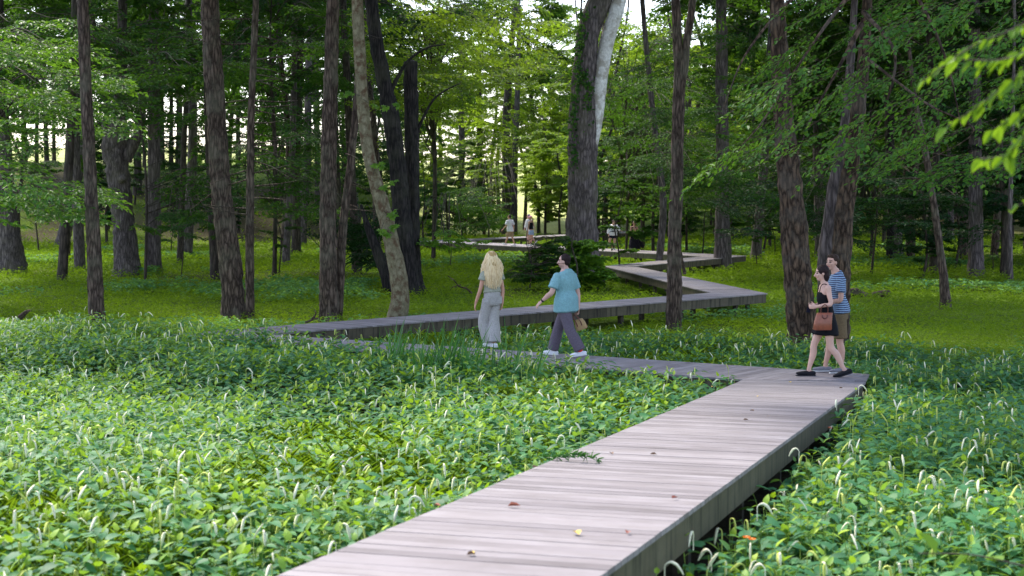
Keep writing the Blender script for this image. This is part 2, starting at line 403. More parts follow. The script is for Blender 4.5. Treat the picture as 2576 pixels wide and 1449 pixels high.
def clip(poly, n, c, keep=1):
    """keep part of polygon where (p.n - c) * keep >= 0"""
    out = []
    for i in range(len(poly)):
        a, b = poly[i], poly[(i + 1) % len(poly)]
        da, db = (a @ n - c) * keep, (b @ n - c) * keep
        if da >= 0: out.append(a)
        if da * db < 0: out.append(a + (b - a) * (da / (da - db)))
    return out
boardwalk = tag(empty('boardwalk', (KL.x, KL.y, 0)), 'weathered grey wooden plank boardwalk zigzagging from the foreground ramp into the woods', 'boardwalk')
inv = Vector((-KL.x, -KL.y, 0))
def add_prism(A, poly, zf, th, tint, u, w, uv0, mi=0):
    k = len(poly)
    if k < 3: return
    a = 0.5 * sum(poly[i][0] * poly[(i + 1) % k][1] - poly[(i + 1) % k][0] * poly[i][1] for i in range(k))
    if abs(a) < 1e-4: return
    if a < 0: poly = poly[::-1]
    top = [(p[0], p[1], zf(p)) for p in poly]; bot = [(x, y, z - th) for x, y, z in top]
    uv = [(p @ w + uv0, p @ u) for p in poly]
    V = np.array(top + bot) + np.array(inv)
    A.add(V, [np.array([list(range(k))]), np.array([list(range(2 * k - 1, k - 1, -1))])], mi, tint, uv + uv)
    A.add(V, [np.array([[i, k + i, k + (i + 1) % k, (i + 1) % k] for i in range(k)])], mi, tint, uv + uv)
rnd = random.Random(3)
OVER = 0.0
for si, (kind, poly, u) in enumerate(POLYS):
    w = np.array([-u[1], u[0]])
    zf = (lambda p: ramp_z(p[0], p[1])) if kind == 'ramp' else (lambda p: 0.0)
    A = Acc()
    s = [p @ u for p in poly]; a = min(s); pw = 0.145
    prev = 0.5
    while a < max(s):
        st = clip(clip(poly, u, a + 0.0035), u, a + pw - 0.0035, -1)
        t = min(1, max(0, 0.5 + rnd.gauss(0, 0.26)));
        dz = rnd.uniform(-0.0015, 0.0015)
        if len(st) >= 3: add_prism(A, st, (lambda p, dz=dz: zf(p) + dz), 0.032, t, u, w, rnd.uniform(0, 50))
        a += pw
    link('deck', A.mesh('deck', [M['deck']], use_uv=True), boardwalk)
    # side boards under the long edges, and posts
    n = len(poly)
    ctr = np.mean(poly, axis=0)
    for i in range(n):
        p0, p1 = poly[i], poly[(i + 1) % n]
        e = unit(p1 - p0); L = np.linalg.norm(p1 - p0)
        if abs(e @ u) < 0.8 or L < 3: continue
        nin = np.array([-e[1], e[0]]);
        if (ctr - p0) @ nin < 0: nin = -nin
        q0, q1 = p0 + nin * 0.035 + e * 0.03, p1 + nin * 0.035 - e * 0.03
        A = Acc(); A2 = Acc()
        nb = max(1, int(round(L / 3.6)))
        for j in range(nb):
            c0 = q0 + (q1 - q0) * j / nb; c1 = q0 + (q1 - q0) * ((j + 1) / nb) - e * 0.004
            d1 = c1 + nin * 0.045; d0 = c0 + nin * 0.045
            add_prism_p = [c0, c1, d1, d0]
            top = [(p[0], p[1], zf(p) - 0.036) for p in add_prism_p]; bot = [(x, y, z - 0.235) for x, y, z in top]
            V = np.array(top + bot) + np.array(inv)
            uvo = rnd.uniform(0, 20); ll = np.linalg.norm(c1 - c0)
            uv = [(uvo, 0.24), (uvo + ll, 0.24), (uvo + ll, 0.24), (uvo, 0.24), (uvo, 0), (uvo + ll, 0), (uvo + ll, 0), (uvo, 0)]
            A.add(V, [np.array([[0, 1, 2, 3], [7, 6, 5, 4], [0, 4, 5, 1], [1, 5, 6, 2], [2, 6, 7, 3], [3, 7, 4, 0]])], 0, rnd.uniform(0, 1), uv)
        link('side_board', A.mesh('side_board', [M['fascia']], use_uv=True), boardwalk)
        npst = max(2, int(L / 2.3))
        for j in range(npst):
            c = p0 + (p1 - p0) * (j + 0.5) / npst + nin * 0.22
            if c[1] < 5: continue
            zt = zf(c) - 0.034; zb = gz1(c[0], c[1]) - 0.15
            if zt - zb < 0.25: continue
            h = 0.055
            V = [(c[0] + sx * h * e[0] + sy * h * nin[0], c[1] + sx * h * e[1] + sy * h * nin[1], z) for z in (zt, zb) for sx, sy in ((-1, -1), (1, -1), (1, 1), (-1, 1))]
            A = Acc(); A.add(np.array(V) + np.array(inv), [np.array([[0, 1, 2, 3], [7, 6, 5, 4], [0, 4, 5, 1], [1, 5, 6, 2], [2, 6, 7, 3], [3, 7, 4, 0]])])
            link('post', A.mesh('post', [M['post']]), boardwalk)

# ---------------------------------------------------------------- leaf geometry
def nrmz(v): return v / np.maximum(np.linalg.norm(v, axis=-1, keepdims=True), 1e-9)
def oval_leaves(A, B, T, N, L, W, tint, mi=0, fold=0.12, droop=0.12):
    """6-vertex leaves: two quads folded at the midrib"""
    n = len(B); T = nrmz(T); S = nrmz(np.cross(T, N)); N = nrmz(np.cross(S, T))
    L = np.broadcast_to(L, (n,))[:, None]; W = np.broadcast_to(W, (n,))[:, None]
    v = [B,
         B + T * L * .32 + S * W * .46 + N * L * fold, B + T * L * .70 + S * W * .34 + N * L * (fold * .7 - droop * .3),
         B + T * L - N * L * droop,
         B + T * L * .70 - S * W * .34 + N * L * (fold * .7 - droop * .3), B + T * L * .32 - S * W * .46 + N * L * fold]
    V = np.stack(v, 1).reshape(-1, 3); k = np.arange(n)[:, None] * 6
    A.add(V, [np.concatenate([k + np.array([[0, 1, 2, 3]]), k + np.array([[0, 3, 4, 5]])])], mi, np.repeat(np.broadcast_to(tint, (n,)), 6))
def heart_leaves(A, B, T, N, L, W, tint, mi=0, fold=0.1, droop=0.3):
    n = len(B); T = nrmz(T); S = nrmz(np.cross(T, N)); N = nrmz(np.cross(S, T))
    L = np.broadcast_to(L, (n,))[:, None]; W = np.broadcast_to(W, (n,))[:, None]
    def pt(t, s, z): return B + T * L * t + S * W * s + N * L * z
    d = droop
    v = [pt(0, 0, 0), pt(.38, 0, -.03 * d), pt(.72, 0, -.3 * d), pt(1.0, 0, -.75 * d),
         pt(-.1, .26, fold * .6), pt(.22, .5, fold), pt(.6, .36, fold * .6 - .2 * d),
         pt(-.1, -.26, fold * .6), pt(.22, -.5, fold), pt(.6, -.36, fold * .6 - .2 * d)]
    V = np.stack(v, 1).reshape(-1, 3); k = np.arange(n)[:, None] * 10
    q = np.array([[0, 4, 5, 1], [1, 5, 6, 2], [0, 1, 8, 7], [1, 2, 9, 8]]); t = np.array([[2, 6, 3], [2, 3, 9]])
    A.add(V, [(k[:, None, :] + q[None]).reshape(-1, 4), (k[:, None, :] + t[None]).reshape(-1, 3)], mi, np.repeat(np.broadcast_to(tint, (n,)), 10))
def sticks(A, P0, P1, r0, r1, mi=0, tint=0.5):
    """triangular prisms between point arrays"""
    n = len(P0)
    if n == 0: return
    T = nrmz(P1 - P0); ref = np.where(np.abs(T[:, 2:3]) > .9, np.array([[1., 0, 0]]), np.array([[0, 0, 1.]]))
    S = nrmz(np.cross(T, ref)); U = np.cross(S, T); vs = []
    for Pn, r in ((P0, r0), (P1, r1)):
        r = np.broadcast_to(r, (n,))[:, None]
        for a in (0, 2.094, 4.189): vs.append(Pn + (S * math.cos(a) + U * math.sin(a)) * r)
    V = np.stack(vs, 1).reshape(-1, 3); k = np.arange(n)[:, None] * 6
    f = np.concatenate([k + np.array([[i, (i + 1) % 3, 3 + (i + 1) % 3, 3 + i]]) for i in range(3)])
    A.add(V, [f], mi, tint)

# ---------------------------------------------------------------- lizard's-tail bed
def lizard_plants(A, px, py, pz, h, rng, detail, flower_p):
    n = len(px); base = np.stack([px, py, pz], 1)
    lean = rng.normal(0, .12, (n, 2)); top = base + np.stack([lean[:, 0] * h, lean[:, 1] * h, h], 1)
    if detail: sticks(A, base + (top - base) * .25, top, .004, .003, 1)
    K_ = 8; ph = rng.uniform(0, 6.28, n)
    for k in range(K_):
        f = 0.42 + 0.58 * k / (K_ - 1) + rng.normal(0, .02, n)
        az = ph + k * 2.4 + rng.normal(0, .3, n); a = base + (top - base) * f[:, None]
        d = np.stack([np.cos(az), np.sin(az), np.zeros(n)], 1)
        pl = rng.uniform(.03, .08, n) * (1.15 - .5 * f)
        up = 0.45 if k < K_ - 2 else 0.8
        e = a + (d + np.array([0, 0, up])) * pl[:, None]
        if detail: sticks(A, a, e, .0022, .002, 1)
        young = (k >= K_ - 3) & (rng.random(n) < np.where(side_of_ramp(px, py) < 0, .2, .38))
        L = rng.uniform(.105, .175, n) * (1.1 - .3 * f); L = np.where(young, L * .72, L)
        tz = np.where(young, rng.uniform(.4, 1.6, n), rng.uniform(-.28, .14, n))
        T = d + np.stack([rng.normal(0, .15, n), rng.normal(0, .15, n), tz], 1)
        N = np.stack([rng.normal(0, .19, n), rng.normal(0, .19, n), np.ones(n)], 1) - d * (tz * .9)[:, None]
        tint = np.clip(np.where(young, rng.uniform(.72, 1, n), rng.uniform(.1, .6, n) + .12 * (f - .7)), 0, 1)
        heart_leaves(A, e, T, N, L, L * rng.uniform(.52, .68, n), tint, 0, rng.uniform(.03, .14), .26)
    # nodding flower spikes
    fl = np.where(rng.random(n) < flower_p)[0]
    for i in fl:
        az = rng.uniform(0, 6.28); d = np.array([math.cos(az), math.sin(az), 0]); p = top[i].copy(); s = rng.uniform(.75, 1.25)
        nodd = rng.random() * .9
        pts = [p - np.array([0, 0, .02]), p + np.array([0, 0, rng.uniform(.08, .13) * s])]; ang = 1.5; q = pts[-1]
        nseg = 8; bend = (2.75 if nodd < .5 else 1.6 if nodd < .7 else .5) / nseg
        tot = 2.75 if nodd < .55 else 2.2 if nodd < .75 else .5
        for j in range(nseg):
            ang -= tot / 5 if j < 5 else .05; q = q + (d * math.cos(ang) + np.array([0, 0, math.sin(ang)])) * (.012 if j < 5 else .026) * s; pts.append(q)
        pts = np.array(pts); r = np.array([.003, .003, .0035, .0045, .006, .0075, .0085, .0085, .007, .003]) * (1.4 if rng.random() < .55 else .9)
        mi = 2 if rng.random() < .62 else 3
        sticks(A, pts[:3], pts[1:4], r[:3], r[1:4], 3); sticks(A, pts[3:-1], pts[4:], r[3:-1], r[4:], mi)

def scatter(nw, y0, y1, hw, rng, power=1.0):
    y = y0 + (y1 - y0) * rng.random(nw * 2)
    keep = rng.random(nw * 2) < (y / y1) ** power * 1.0
    y = y[keep]; x = (rng.random(len(y)) * 2 - 1) * (hw * y + 1.2)
    return x, y
rng = np.random.default_rng(11)
def bed(n, y0, y1, detail):
    A = Acc()
    x, y = scatter(n, y0, y1, .375, rng)
    k = plant_mask(x, y) & ~in_deck(x, y, 0.10)
    # the shaded slot beside the ramp stays open
    right = (side_of_ramp(x, y) < -0.8) & (side_of_ramp(x, y) > -1.9 - 0.0) & (y < 22)
    k &= ~(right & (rng.random(len(x)) < 0.8))
    # patchy density
    k &= rng.random(len(x)) < (0.65 + 0.5 * n2(x, y, 0.7, 40))
    x, y = x[k], y[k]
    h = rng.uniform(.36, .62, len(x)) * (0.7 + .6 * n2(x, y, 0.45, 41))
    h = np.where(in_deck(x, y, 0.5) & (x > 2.0), h * 0.86, h)
    dB = y - (KL.y + (KL.x - x) * 0.66)
    edge = (1 - sst(31, 36, y) * .25) * (1 - .38 * sst(.6, 1.6, dB) * sst(2, -1.5, x))
    lizard_plants(A, x, y, gz(x, y), h * edge, rng, detail, 0.14 if detail else 0.1)
    # thin grass mixed into the bed, thickest along the left edge of the ramp
    m_ = 5200; x, y = scatter(m_ * 3, y0, y1, .375, rng); so = side_of_ramp(x, y)
    k = plant_mask(x, y) & ~in_deck(x, y, .05) & (n2(x, y, .5, 44) + .5 * np.exp(-((so - 1.2) / 1.4) ** 2) * (so > 0) > .78)
    x, y = x[k], y[k]; x = np.repeat(x, 4) + rng.normal(0, .03, len(x) * 4); y = np.repeat(y, 4) + rng.normal(0, .03, len(y) * 4); n_ = len(x)
    az = rng.random(n_) * 6.28; ln = rng.uniform(.18, .34, n_)
    B = np.stack([x, y, gz(x, y) + rng.uniform(.12, .34, n_)], 1); T = np.stack([np.cos(az), np.sin(az), rng.uniform(.4, 1.8, n_)], 1)
    oval_leaves(A, B, T, np.stack([-np.cos(az), -np.sin(az), np.ones(n_) * .6], 1), ln, .011, rng.uniform(.3, 1, n_), 4, .0, .25)
    return A
for dn, (n, y0, y1, det) in enumerate([(6000, 6.2, 15.5, True), (15500, 15.5, 36, False)]):
    A = bed(n, y0, y1, det)
    o = link('lizard_tail_bed', A.mesh('lizard_tail_bed', [M['lizard'], M['stem'], M['spike'], M['spike_stalk'], M['grass']], smooth=True))
    tag(o, ['dense green heart-leaved plants with nodding white flower spikes filling the near foreground',
            'farther spread of green heart-leaved plants with small white spikes along the level walk'][dn], 'ground cover', kind='stuff')

# ---------------------------------------------------------------- stilt grass
A = Acc(); rg = np.random.default_rng(5)
n = 330000
u_ = rg.random(n); y = 27.0 * (135 / 27.0) ** u_; x = (rg.random(n) * 2 - 1) * (.39 * y + 1)
lit = sst(-3, -14, x) * sst(106, 114, y)
k = (~plant_mask(x, y + 1.0)) & ~in_deck(x, y, -0.1) & (rg.random(n) < (0.35 + 0.9 * n2(x, y, .6, 51)) * (1 - .75 * lit))
k &= ~((in_deck(x, y, -0.1))) & ~((sst(0.7, 0.85, n2(x, y, 0.28, 35)) * sst(44, 60, y) > rg.random(n) * 1.6))
x, y = x[k], y[k]; n = len(x)
sz = y / 45.0
h = rg.random(n) ** 1.5 * .22 * (0.5 + n2(x, y, .9, 52)) * np.minimum(sz, 1.4)
h = np.where(in_deck(x, y, .6), h * .5, h)
B = np.stack([x, y, gz(x, y) + h], 1)
az = rg.random(n) * 6.28
T = np.stack([np.cos(az), np.sin(az), rg.normal(.35, .5, n)], 1); N = np.stack([rg.normal(0, .4, n), rg.normal(0, .4, n), np.ones(n)], 1)
L = rg.uniform(.07, .125, n) * np.maximum(.75, sz)
tint = np.clip(.15 + .7 * n2(x, y, .25, 53) + rg.normal(0, .17, n) - .25 * sst(5, 30, x) , 0, 1)  # tint falls towards the right: shade painted into the grass
oval_leaves(A, B, T, N, L, L * .3, tint)
tag(link('stilt_grass', A.mesh('stilt_grass', [M['grass']])), 'low bright lime green grass carpeting the forest floor', 'grass', kind='stuff')

# ---------------------------------------------------------------- trunks
def catmull(pts, n):
    pts = np.asarray(pts, float)
    if len(pts) == 2: return pts[0] + (pts[1] - pts[0]) * np.linspace(0, 1, n)[:, None]
    d = np.concatenate([[0], np.cumsum(np.linalg.norm(np.diff(pts[:, :3], axis=0), axis=1))])
    t = np.linspace(0, d[-1], n); p = np.concatenate([[2 * pts[0] - pts[1]], pts, [2 * pts[-1] - pts[-2]]])
    i = np.clip(np.searchsorted(d, t, 'right') - 1, 0, len(pts) - 2); f = ((t - d[i]) / (d[i + 1] - d[i]))[:, None]
    a, b_, c, e = p[i], p[i + 1], p[i + 2], p[i + 3]
    return .5 * (2 * b_ + (c - a) * f + (2 * a - 5 * b_ + 4 * c - e) * f ** 2 + (3 * b_ - a - 3 * c + e) * f ** 3)
def limb(A, pts, radii, nseg=12, step=.15, rough=.0, flare=0., seed=0, mi=0, cap=True, flare_h=.35):
    """tapered trunk or limb from its base point up; pts local to the thing"""
    pts = np.asarray(pts, float); q = np.concatenate([pts, np.asarray(radii, float)[:, None]], 1)
    L = np.sum(np.linalg.norm(np.diff(pts, axis=0), axis=1)); n = max(4, int(L / step))
    q = catmull(q, n); C = q[:, :3]; R = np.maximum(q[:, 3], .003)
    T = nrmz(np.gradient(C, axis=0)); ref = np.array([0, 1., 0]) if abs(T[:, 1]).mean() < .8 else np.array([1., 0, 0])
    S = nrmz(np.cross(ref[None], T)); U = np.cross(T, S)
    th = np.linspace(0, 2 * np.pi, nseg, endpoint=False)
    h = C[:, 2] - C[0, 2]; TH, H = np.meshgrid(th, h); RR = np.repeat(R[:, None], nseg, 1)
    if rough or flare:
        d = np.stack([np.cos(TH) * 2.2, np.sin(TH) * 2.2, H * 1.1 + seed * 7.3], -1).reshape(-1, 3)
        RR = RR * (1 + .16 * (vnoise(d, .8, seed) - .5).reshape(TH.shape))
        if rough: RR = RR * (1 + rough * (vnoise(d * np.array([2.6, 2.6, 2.2]), 1.7, seed + 1) - .5).reshape(TH.shape))
    if flare:
        RR = RR * (1 + flare * np.exp(-np.maximum(H, 0) / flare_h) * (.65 + .5 * np.sin(TH * 5 + seed) + .3 * np.sin(TH * 3 + seed * 2)))
    V = C[:, None, :] + S[:, None, :] * (np.cos(TH) * RR)[..., None] + U[:, None, :] * (np.sin(TH) * RR)[..., None]
    V = V.reshape(-1, 3); k = np.arange(n - 1)[:, None] * nseg; j = np.arange(nseg)[None]
    f = np.stack([k + j, k + (j + 1) % nseg, k + nseg + (j + 1) % nseg, k + nseg + j], -1).reshape(-1, 4)
    fs = [f]
    A.add(V, fs, mi)
    if cap:
        V2 = np.concatenate([V[-nseg:], C[-1:] + T[-1:] * R[-1] * .5]); j = np.arange(nseg)
        A.add(V2, [np.stack([j, (j + 1) % nseg, np.full(nseg, nseg)], -1)], mi)

# ---------------------------------------------------------------- sprays and crowns
def spray_proto(L, rng, leaf_sp=.07, twig_sp=.13, spread=.42, droop=.12):
    """flat leafy branch along +x.  returns base, dir, normal of leaves and stick segments"""
    B, T, N, S0, S1 = [], [], [], [], []
    ns = max(4, int(L / twig_sp)); ax = lambda s: np.array([s * L, .06 * L * math.sin(s * 3), -droop * L * s * s + .05 * L * s])
    for i in range(ns):
        S0.append(ax(i / ns)); S1.append(ax((i + 1) / ns))
        if i / ns < .12: continue
        for sd_ in (-1, 1):
            if rng.random() < .18: continue
            s = (i + rng.random()) / ns; tl = (1.1 - s) * spread * L * rng.uniform(.45, 1.05) + .1
            a = sd_ * math.radians(rng.uniform(38, 66)); o = ax(s); dz = rng.uniform(-.28, .12)
            d = np.array([math.cos(a), math.sin(a), dz]); d /= np.linalg.norm(d)
            S0.append(o); S1.append(o + d * tl * .9)
            m = max(2, int(tl / leaf_sp))
            for j in range(m):
                f = (j + 1) / m; p = o + d * tl * f + np.array([0, 0, -.1 * tl * f * f])
                la = a + (sd_ if j % 2 else -sd_) * rng.uniform(.4, 1.1) * (f < 1)
                B.append(p); T.append([math.cos(la), math.sin(la), rng.normal(-.18, .22)]); N.append([rng.normal(0, .3), rng.normal(0, .3), 1])
    return tuple(np.array(v) for v in (B, T, N, S0, S1))
rs = np.random.default_rng(23)
PROTO = [spray_proto(1.0 * l, rs, .07, .105, .5) for l in (1.6, 2.0, 2.4, 2.0)]
PROTO_F = [spray_proto(l, rs, .06, .11, .4, .2) for l in (1.2, 1.5, 1.8)]
def place_spray(acc, pr, pos, az, tilt, sc, roll=0.):
    B, T, N, S0, S1 = pr
    ca, sa, ct, st, cr, sr = math.cos(az), math.sin(az), math.cos(tilt), math.sin(tilt), math.cos(roll), math.sin(roll)
    Rm = np.array([[ca, -sa, 0], [sa, ca, 0], [0, 0, 1]]) @ np.array([[ct, 0, -st], [0, 1, 0], [st, 0, ct]]) @ np.array([[1, 0, 0], [0, cr, -sr], [0, sr, cr]])
    pos = np.asarray(pos)
    acc[0].append(B @ Rm.T * sc + pos); acc[1].append(T @ Rm.T); acc[2].append(N @ Rm.T)
    acc[3].append(S0 @ Rm.T * sc + pos); acc[4].append(S1 @ Rm.T * sc + pos)
def crown_from(acc, name, lmat, rng, leafL=(.08, .12), aspect=.55, stick=.006, tint0=.5, tvar=.18, clump=.5, bmat='bark_far', drop=0.):
    A = Acc(); B, T, N, S0, S1 = (np.concatenate(a) for a in acc)
    if drop: k = rng.random(len(B)) > drop; B, T, N = B[k], T[k], N[k]
    n = len(B); L = rng.uniform(leafL[0], leafL[1], n)
    tint = np.clip(tint0 + clump * (vnoise(B, .9, 77) - .5) + rng.normal(0, tvar, n), 0, 1)
    oval_leaves(A, B, T, N, L, L * aspect, tint, 0, .1, .12)
    sticks(A, S0, S1, stick, stick * .6, 1)
    return A.mesh(name, [M[lmat], M[bmat]])
def understory(name, H, R, z0, ns, lmat, seed, leafL=(.12, .17), drop=0.):
    rng = np.random.default_rng(seed); acc = [[] for _ in range(5)]
    for i in range(ns):
        f = (i + rng.random()) / ns; z = z0 + (H - z0) * f
        env = R * (math.sin(math.pi * min(1, .22 + .78 * (1 - f))) ** .6) * rng.uniform(.55, 1.1)
        az = i * 2.4 + rng.normal(0, .5); pr = PROTO[rng.integers(4)]
        l = pr[3][:, 0].max(); sc = max(.35, min(1.4, env / l * .85)); r0 = max(0, env - l * sc)
        place_spray(acc, pr, (math.cos(az) * r0, math.sin(az) * r0, z), az, rng.normal(.08, .16), sc, rng.normal(0, .2))
        acc[3].append(np.array([[0, 0, z - .25]])); acc[4].append(np.array([[math.cos(az) * r0, math.sin(az) * r0, z]]))
    return crown_from(acc, 'crown', lmat, rng, leafL, .62, tvar=.2, drop=drop)
def canopy(name, H, R, z0, ns, lmat, seed):
    rng = np.random.default_rng(seed); acc = [[] for _ in range(5)]
    for i in range(ns):
        u1 = rng.random(); z = z0 + (H - z0) * u1; az = rng.random() * 6.28
        env = R * math.sqrt(max(.1, 1 - abs(2 * u1 - .9) ** 2.2)); r = env * math.sqrt(rng.random())
        lump = vnoise(np.array([[math.cos(az) * r, math.sin(az) * r, z]]), .5, seed)[0]
        if lump < .34: continue
        place_spray(acc, PROTO[rng.integers(4)], (math.cos(az) * r * .8, math.sin(az) * r * .8, z), az + rng.normal(0, .6), rng.normal(.15, .3), 1.3, rng.normal(0, .35))
    return crown_from(acc, 'crown', lmat, rng, (.19, .28), .62, stick=.012, tvar=.2, drop=.25)

UND = {}
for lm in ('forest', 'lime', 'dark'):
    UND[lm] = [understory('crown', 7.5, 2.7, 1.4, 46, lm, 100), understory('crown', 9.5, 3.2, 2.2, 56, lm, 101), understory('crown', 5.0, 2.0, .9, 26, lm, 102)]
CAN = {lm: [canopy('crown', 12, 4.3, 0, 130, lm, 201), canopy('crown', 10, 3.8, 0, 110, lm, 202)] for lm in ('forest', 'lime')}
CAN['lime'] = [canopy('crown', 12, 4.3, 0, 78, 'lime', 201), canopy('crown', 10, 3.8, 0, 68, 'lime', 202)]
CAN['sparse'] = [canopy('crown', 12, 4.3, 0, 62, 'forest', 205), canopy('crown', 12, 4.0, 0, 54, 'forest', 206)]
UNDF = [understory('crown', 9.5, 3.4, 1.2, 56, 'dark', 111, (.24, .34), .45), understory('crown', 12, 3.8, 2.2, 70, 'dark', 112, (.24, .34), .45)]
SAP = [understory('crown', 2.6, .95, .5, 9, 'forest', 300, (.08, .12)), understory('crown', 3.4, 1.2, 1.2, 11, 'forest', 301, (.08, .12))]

def slim_trunk(H, r, seed, bend=.3, mat='bark_far', limbs=6):
    rng = np.random.default_rng(seed); A = Acc()
    pts = [(0, 0, -.25)] + [(rng.normal(0, bend) * f, rng.normal(0, bend) * f, H * f) for f in (.25, .5, .75, 1)]
    rad = [r * 1.15, r * .9, r * .72, r * .5, r * .2]
    limb(A, pts, rad, 9, .4, .1, .35, seed)
    pa = np.array(pts)
    for i in range(limbs):
        f = rng.uniform(.3, .92); c = catmull(pa, 50)[int(f * 49)]; az = rng.random() * 6.28; l = H * .17 * rng.uniform(.6, 1.2)
        limb(A, [c, c + np.array([math.cos(az) * l * .5, math.sin(az) * l * .5, l * .35]), c + np.array([math.cos(az) * l, math.sin(az) * l, l * .6])], [r * .35 * (1.1 - f), r * .22 * (1.1 - f), .01], 5, .4)
    return A.mesh('trunk', [M[mat]], smooth=True)
SLIM = [slim_trunk(8, .09, 1), slim_trunk(10, .13, 2), slim_trunk(5.2, .06, 3), ]
TALL = [slim_trunk(26, .2, 11, .5, limbs=7), slim_trunk(26, .16, 12, .8, limbs=7), slim_trunk(24, .28, 13, .35, 'bark_grey', 6), slim_trunk(25, .19, 14, .9, 'bark_brown', 6)]
SAPT = [slim_trunk(2.6, .022, 21, .12, limbs=2), slim_trunk(3.4, .03, 22, .2, limbs=2)]

def stand(name, x, y, rz, sc, trunk, crowns, label, cat, group=None, lean=(0, 0)):
    o = empty(name, (x, y, gz1(x, y)), rz); o.scale = (sc, sc, sc)
    o.rotation_euler = (lean[0], lean[1], rz)
    link('trunk', trunk, o)
    for me, z, s in crowns:
        c = link('crown', me, o); c.location = (0, 0, z); c.scale = (s, s, s)
    tag(o, label, cat, group)
    return o

# ---- the trees one can tell apart:  path from base up in view pixels (x, y, width), material, label
def named_tree(name, path, mat, label, rough=.25, flare=.5, nseg=28, step=.10, extra=(), crown=None, D=None, cat='tree', top=18.0, yoff=None, group=None, flare_h=.35):
    b = path[0]; g = PG(b[0], b[1]) if D is None else None
    if g is None: g = PD(b[0], b[1], D)
    D = g.y; pts, rad = [], []
    for i, p in enumerate(path):
        w = PD(p[0], p[1], D); w.y += (yoff[i] if yoff else 0); pts.append(np.array(w - g)); rad.append(p[2] * K * D / F_PX / 2)
    if path[-1][1] <= 2 and top:       # goes on above the frame
        d = pts[-1] - pts[-2]; d = d / np.linalg.norm(d); ext = max(4, top - pts[-1][2])
        pts.append(pts[-1] + d * ext * .5); rad.append(rad[-1] * .75); pts.append(pts[-1] + d * ext * .5 * np.array([.5, .5, 1])); rad.append(rad[-2] * .3)
    pts.insert(0, pts[0] - np.array([0, 0, .35])); rad.insert(0, rad[0])
    root = empty(name, g); A = Acc()
    limb(A, pts, rad, nseg, step, rough, flare, int(abs(b[0])) % 97, flare_h=flare_h)
    parts = {}
    for e in extra:                  # (part name or None, material, path)
        q = [np.array(PD(p[0], p[1], D) - g) + np.array([0, p[3] if len(p) > 3 else 0, 0]) for p in e[2]]; r = [p[2] * K * D / F_PX / 2 for p in e[2]]
        if e[0] is None: limb(A, q, r, 14 if r[0] > .05 else 6, .15 if r[0] > .05 else .2, .15 if r[0] > .05 else 0, 0, 5)
        else:
            A3 = Acc(); limb(A3, q, r, 18, .12, .15, 0, 5); link(e[0], A3.mesh(e[0], [M[e[1]]], smooth=True), root)
    link('trunk', A.mesh('trunk', [M[mat]], smooth=True), root)
    if crown:
        for me, dz, s, dx, dy in crown:
            c = link('crown', me, root); c.location = (pts[-1][0] * .8 + dx, dy, dz); c.scale = (s, s, s); c.rotation_euler = (0, 0, dx * 3 + D)
    tag(root, label, cat, group)
    return root, g
HI = lambda k, z=10.5, s=1.15, dx=0, dy=0: (CAN['forest'][k], z, s, dx, dy)
def twigs(x0, y0, y1, n, side, ln, seed):
    r = random.Random(seed); out = []
    for i in range(n):
        y = y0 + (y1 - y0) * (i + r.random()) / n; s = side if side else r.choice((-1, 1)); l = ln * r.uniform(.5, 1.2); dn = r.uniform(-.25, .5)
        out.append((None, None, [(x0, y, 4), (x0 + s * l * .5, y + l * dn * .35, 2.6, r.uniform(-.5, .5)), (x0 + s * l, y + l * dn, 1.2, r.uniform(-1, 1))]))
    return out
named_tree('tree', [(30, 688, 74), (22, 600, 58), (14, 500, 46), (6, 380, 40), (-4, 200, 34), (-8, 0, 30)], 'bark_grey',
           'wide grey purple trunk cut by the left edge, standing in grass', .3, .35, crown=[HI(0)])
named_tree('tree', [(247, 842, 40), (240, 700, 37), (232, 560, 33), (226, 420, 31), (216, 220, 29), (208, 0, 28)], 'bark_brown',
           'slim dark rough-barked tree at the back edge of the plant bed, far left', .35, .15, crown=[HI(1, 11)], step=.07)
named_tree('tree', [(320, 694, 66), (318, 640, 56), (308, 540, 52), (297, 440, 54), (290, 370, 62), (296, 330, 54), (300, 280, 36), (305, 170, 28), (308, 60, 22), (309, 0, 20)], 'bark_grey',
           'thick grey trunk flaring into a knobbly fork among leaves on the left', .45, .45,
           extra=[(None, None, [(312, 400, 40), (335, 360, 30), (352, 325, 20), (360, 290, 10)]), (None, None, [(285, 370, 36), (268, 335, 26), (262, 300, 12)]),
                  (None, None, [(309, 452, 22, -.35), (318, 448, 20, -.5), (321, 446, 14, -.6)])], flare_h=.5)
named_tree('tree', [(156, 622, 36), (172, 540, 30), (192, 450, 27), (206, 380, 25), (220, 250, 24), (232, 0, 20)], 'bark_grey',
           'pale grey tree leaning right behind the slim dark one at left', .2, .35, crown=[HI(0, 13)])
named_tree('tree', [(590, 805, 62), (586, 740, 56), (576, 640, 54), (561, 520, 50), (549, 380, 46), (541, 240, 44), (533, 120, 44), (528, 0, 42)], 'bark_brown',
           'large dark brown trunk curving up beside a thin trunk, left of centre', .35, .3, crown=[HI(1, 11, 1.3)], step=.08)
named_tree('tree', [(629, 806, 23), (628, 640, 21), (630, 480, 19), (631, 320, 18), (638, 140, 16), (644, 0, 15)], 'bark_brown',
           'thin straight trunk with many bare dead twigs touching the large curved trunk', .25, .2, crown=[HI(0, 11, .8)],
           extra=twigs(631, 40, 560, 17, 0, 150, 4) + twigs(634, 100, 500, 12, 1, 120, 9))
named_tree('tree', [(744, 642, 26), (746, 560, 22), (742, 460, 20), (750, 330, 18), (757, 0, 15)], 'bark_far',
           'distant straight trunk right of the dead-twigged one', .2, .3, crown=[HI(1, 12)])
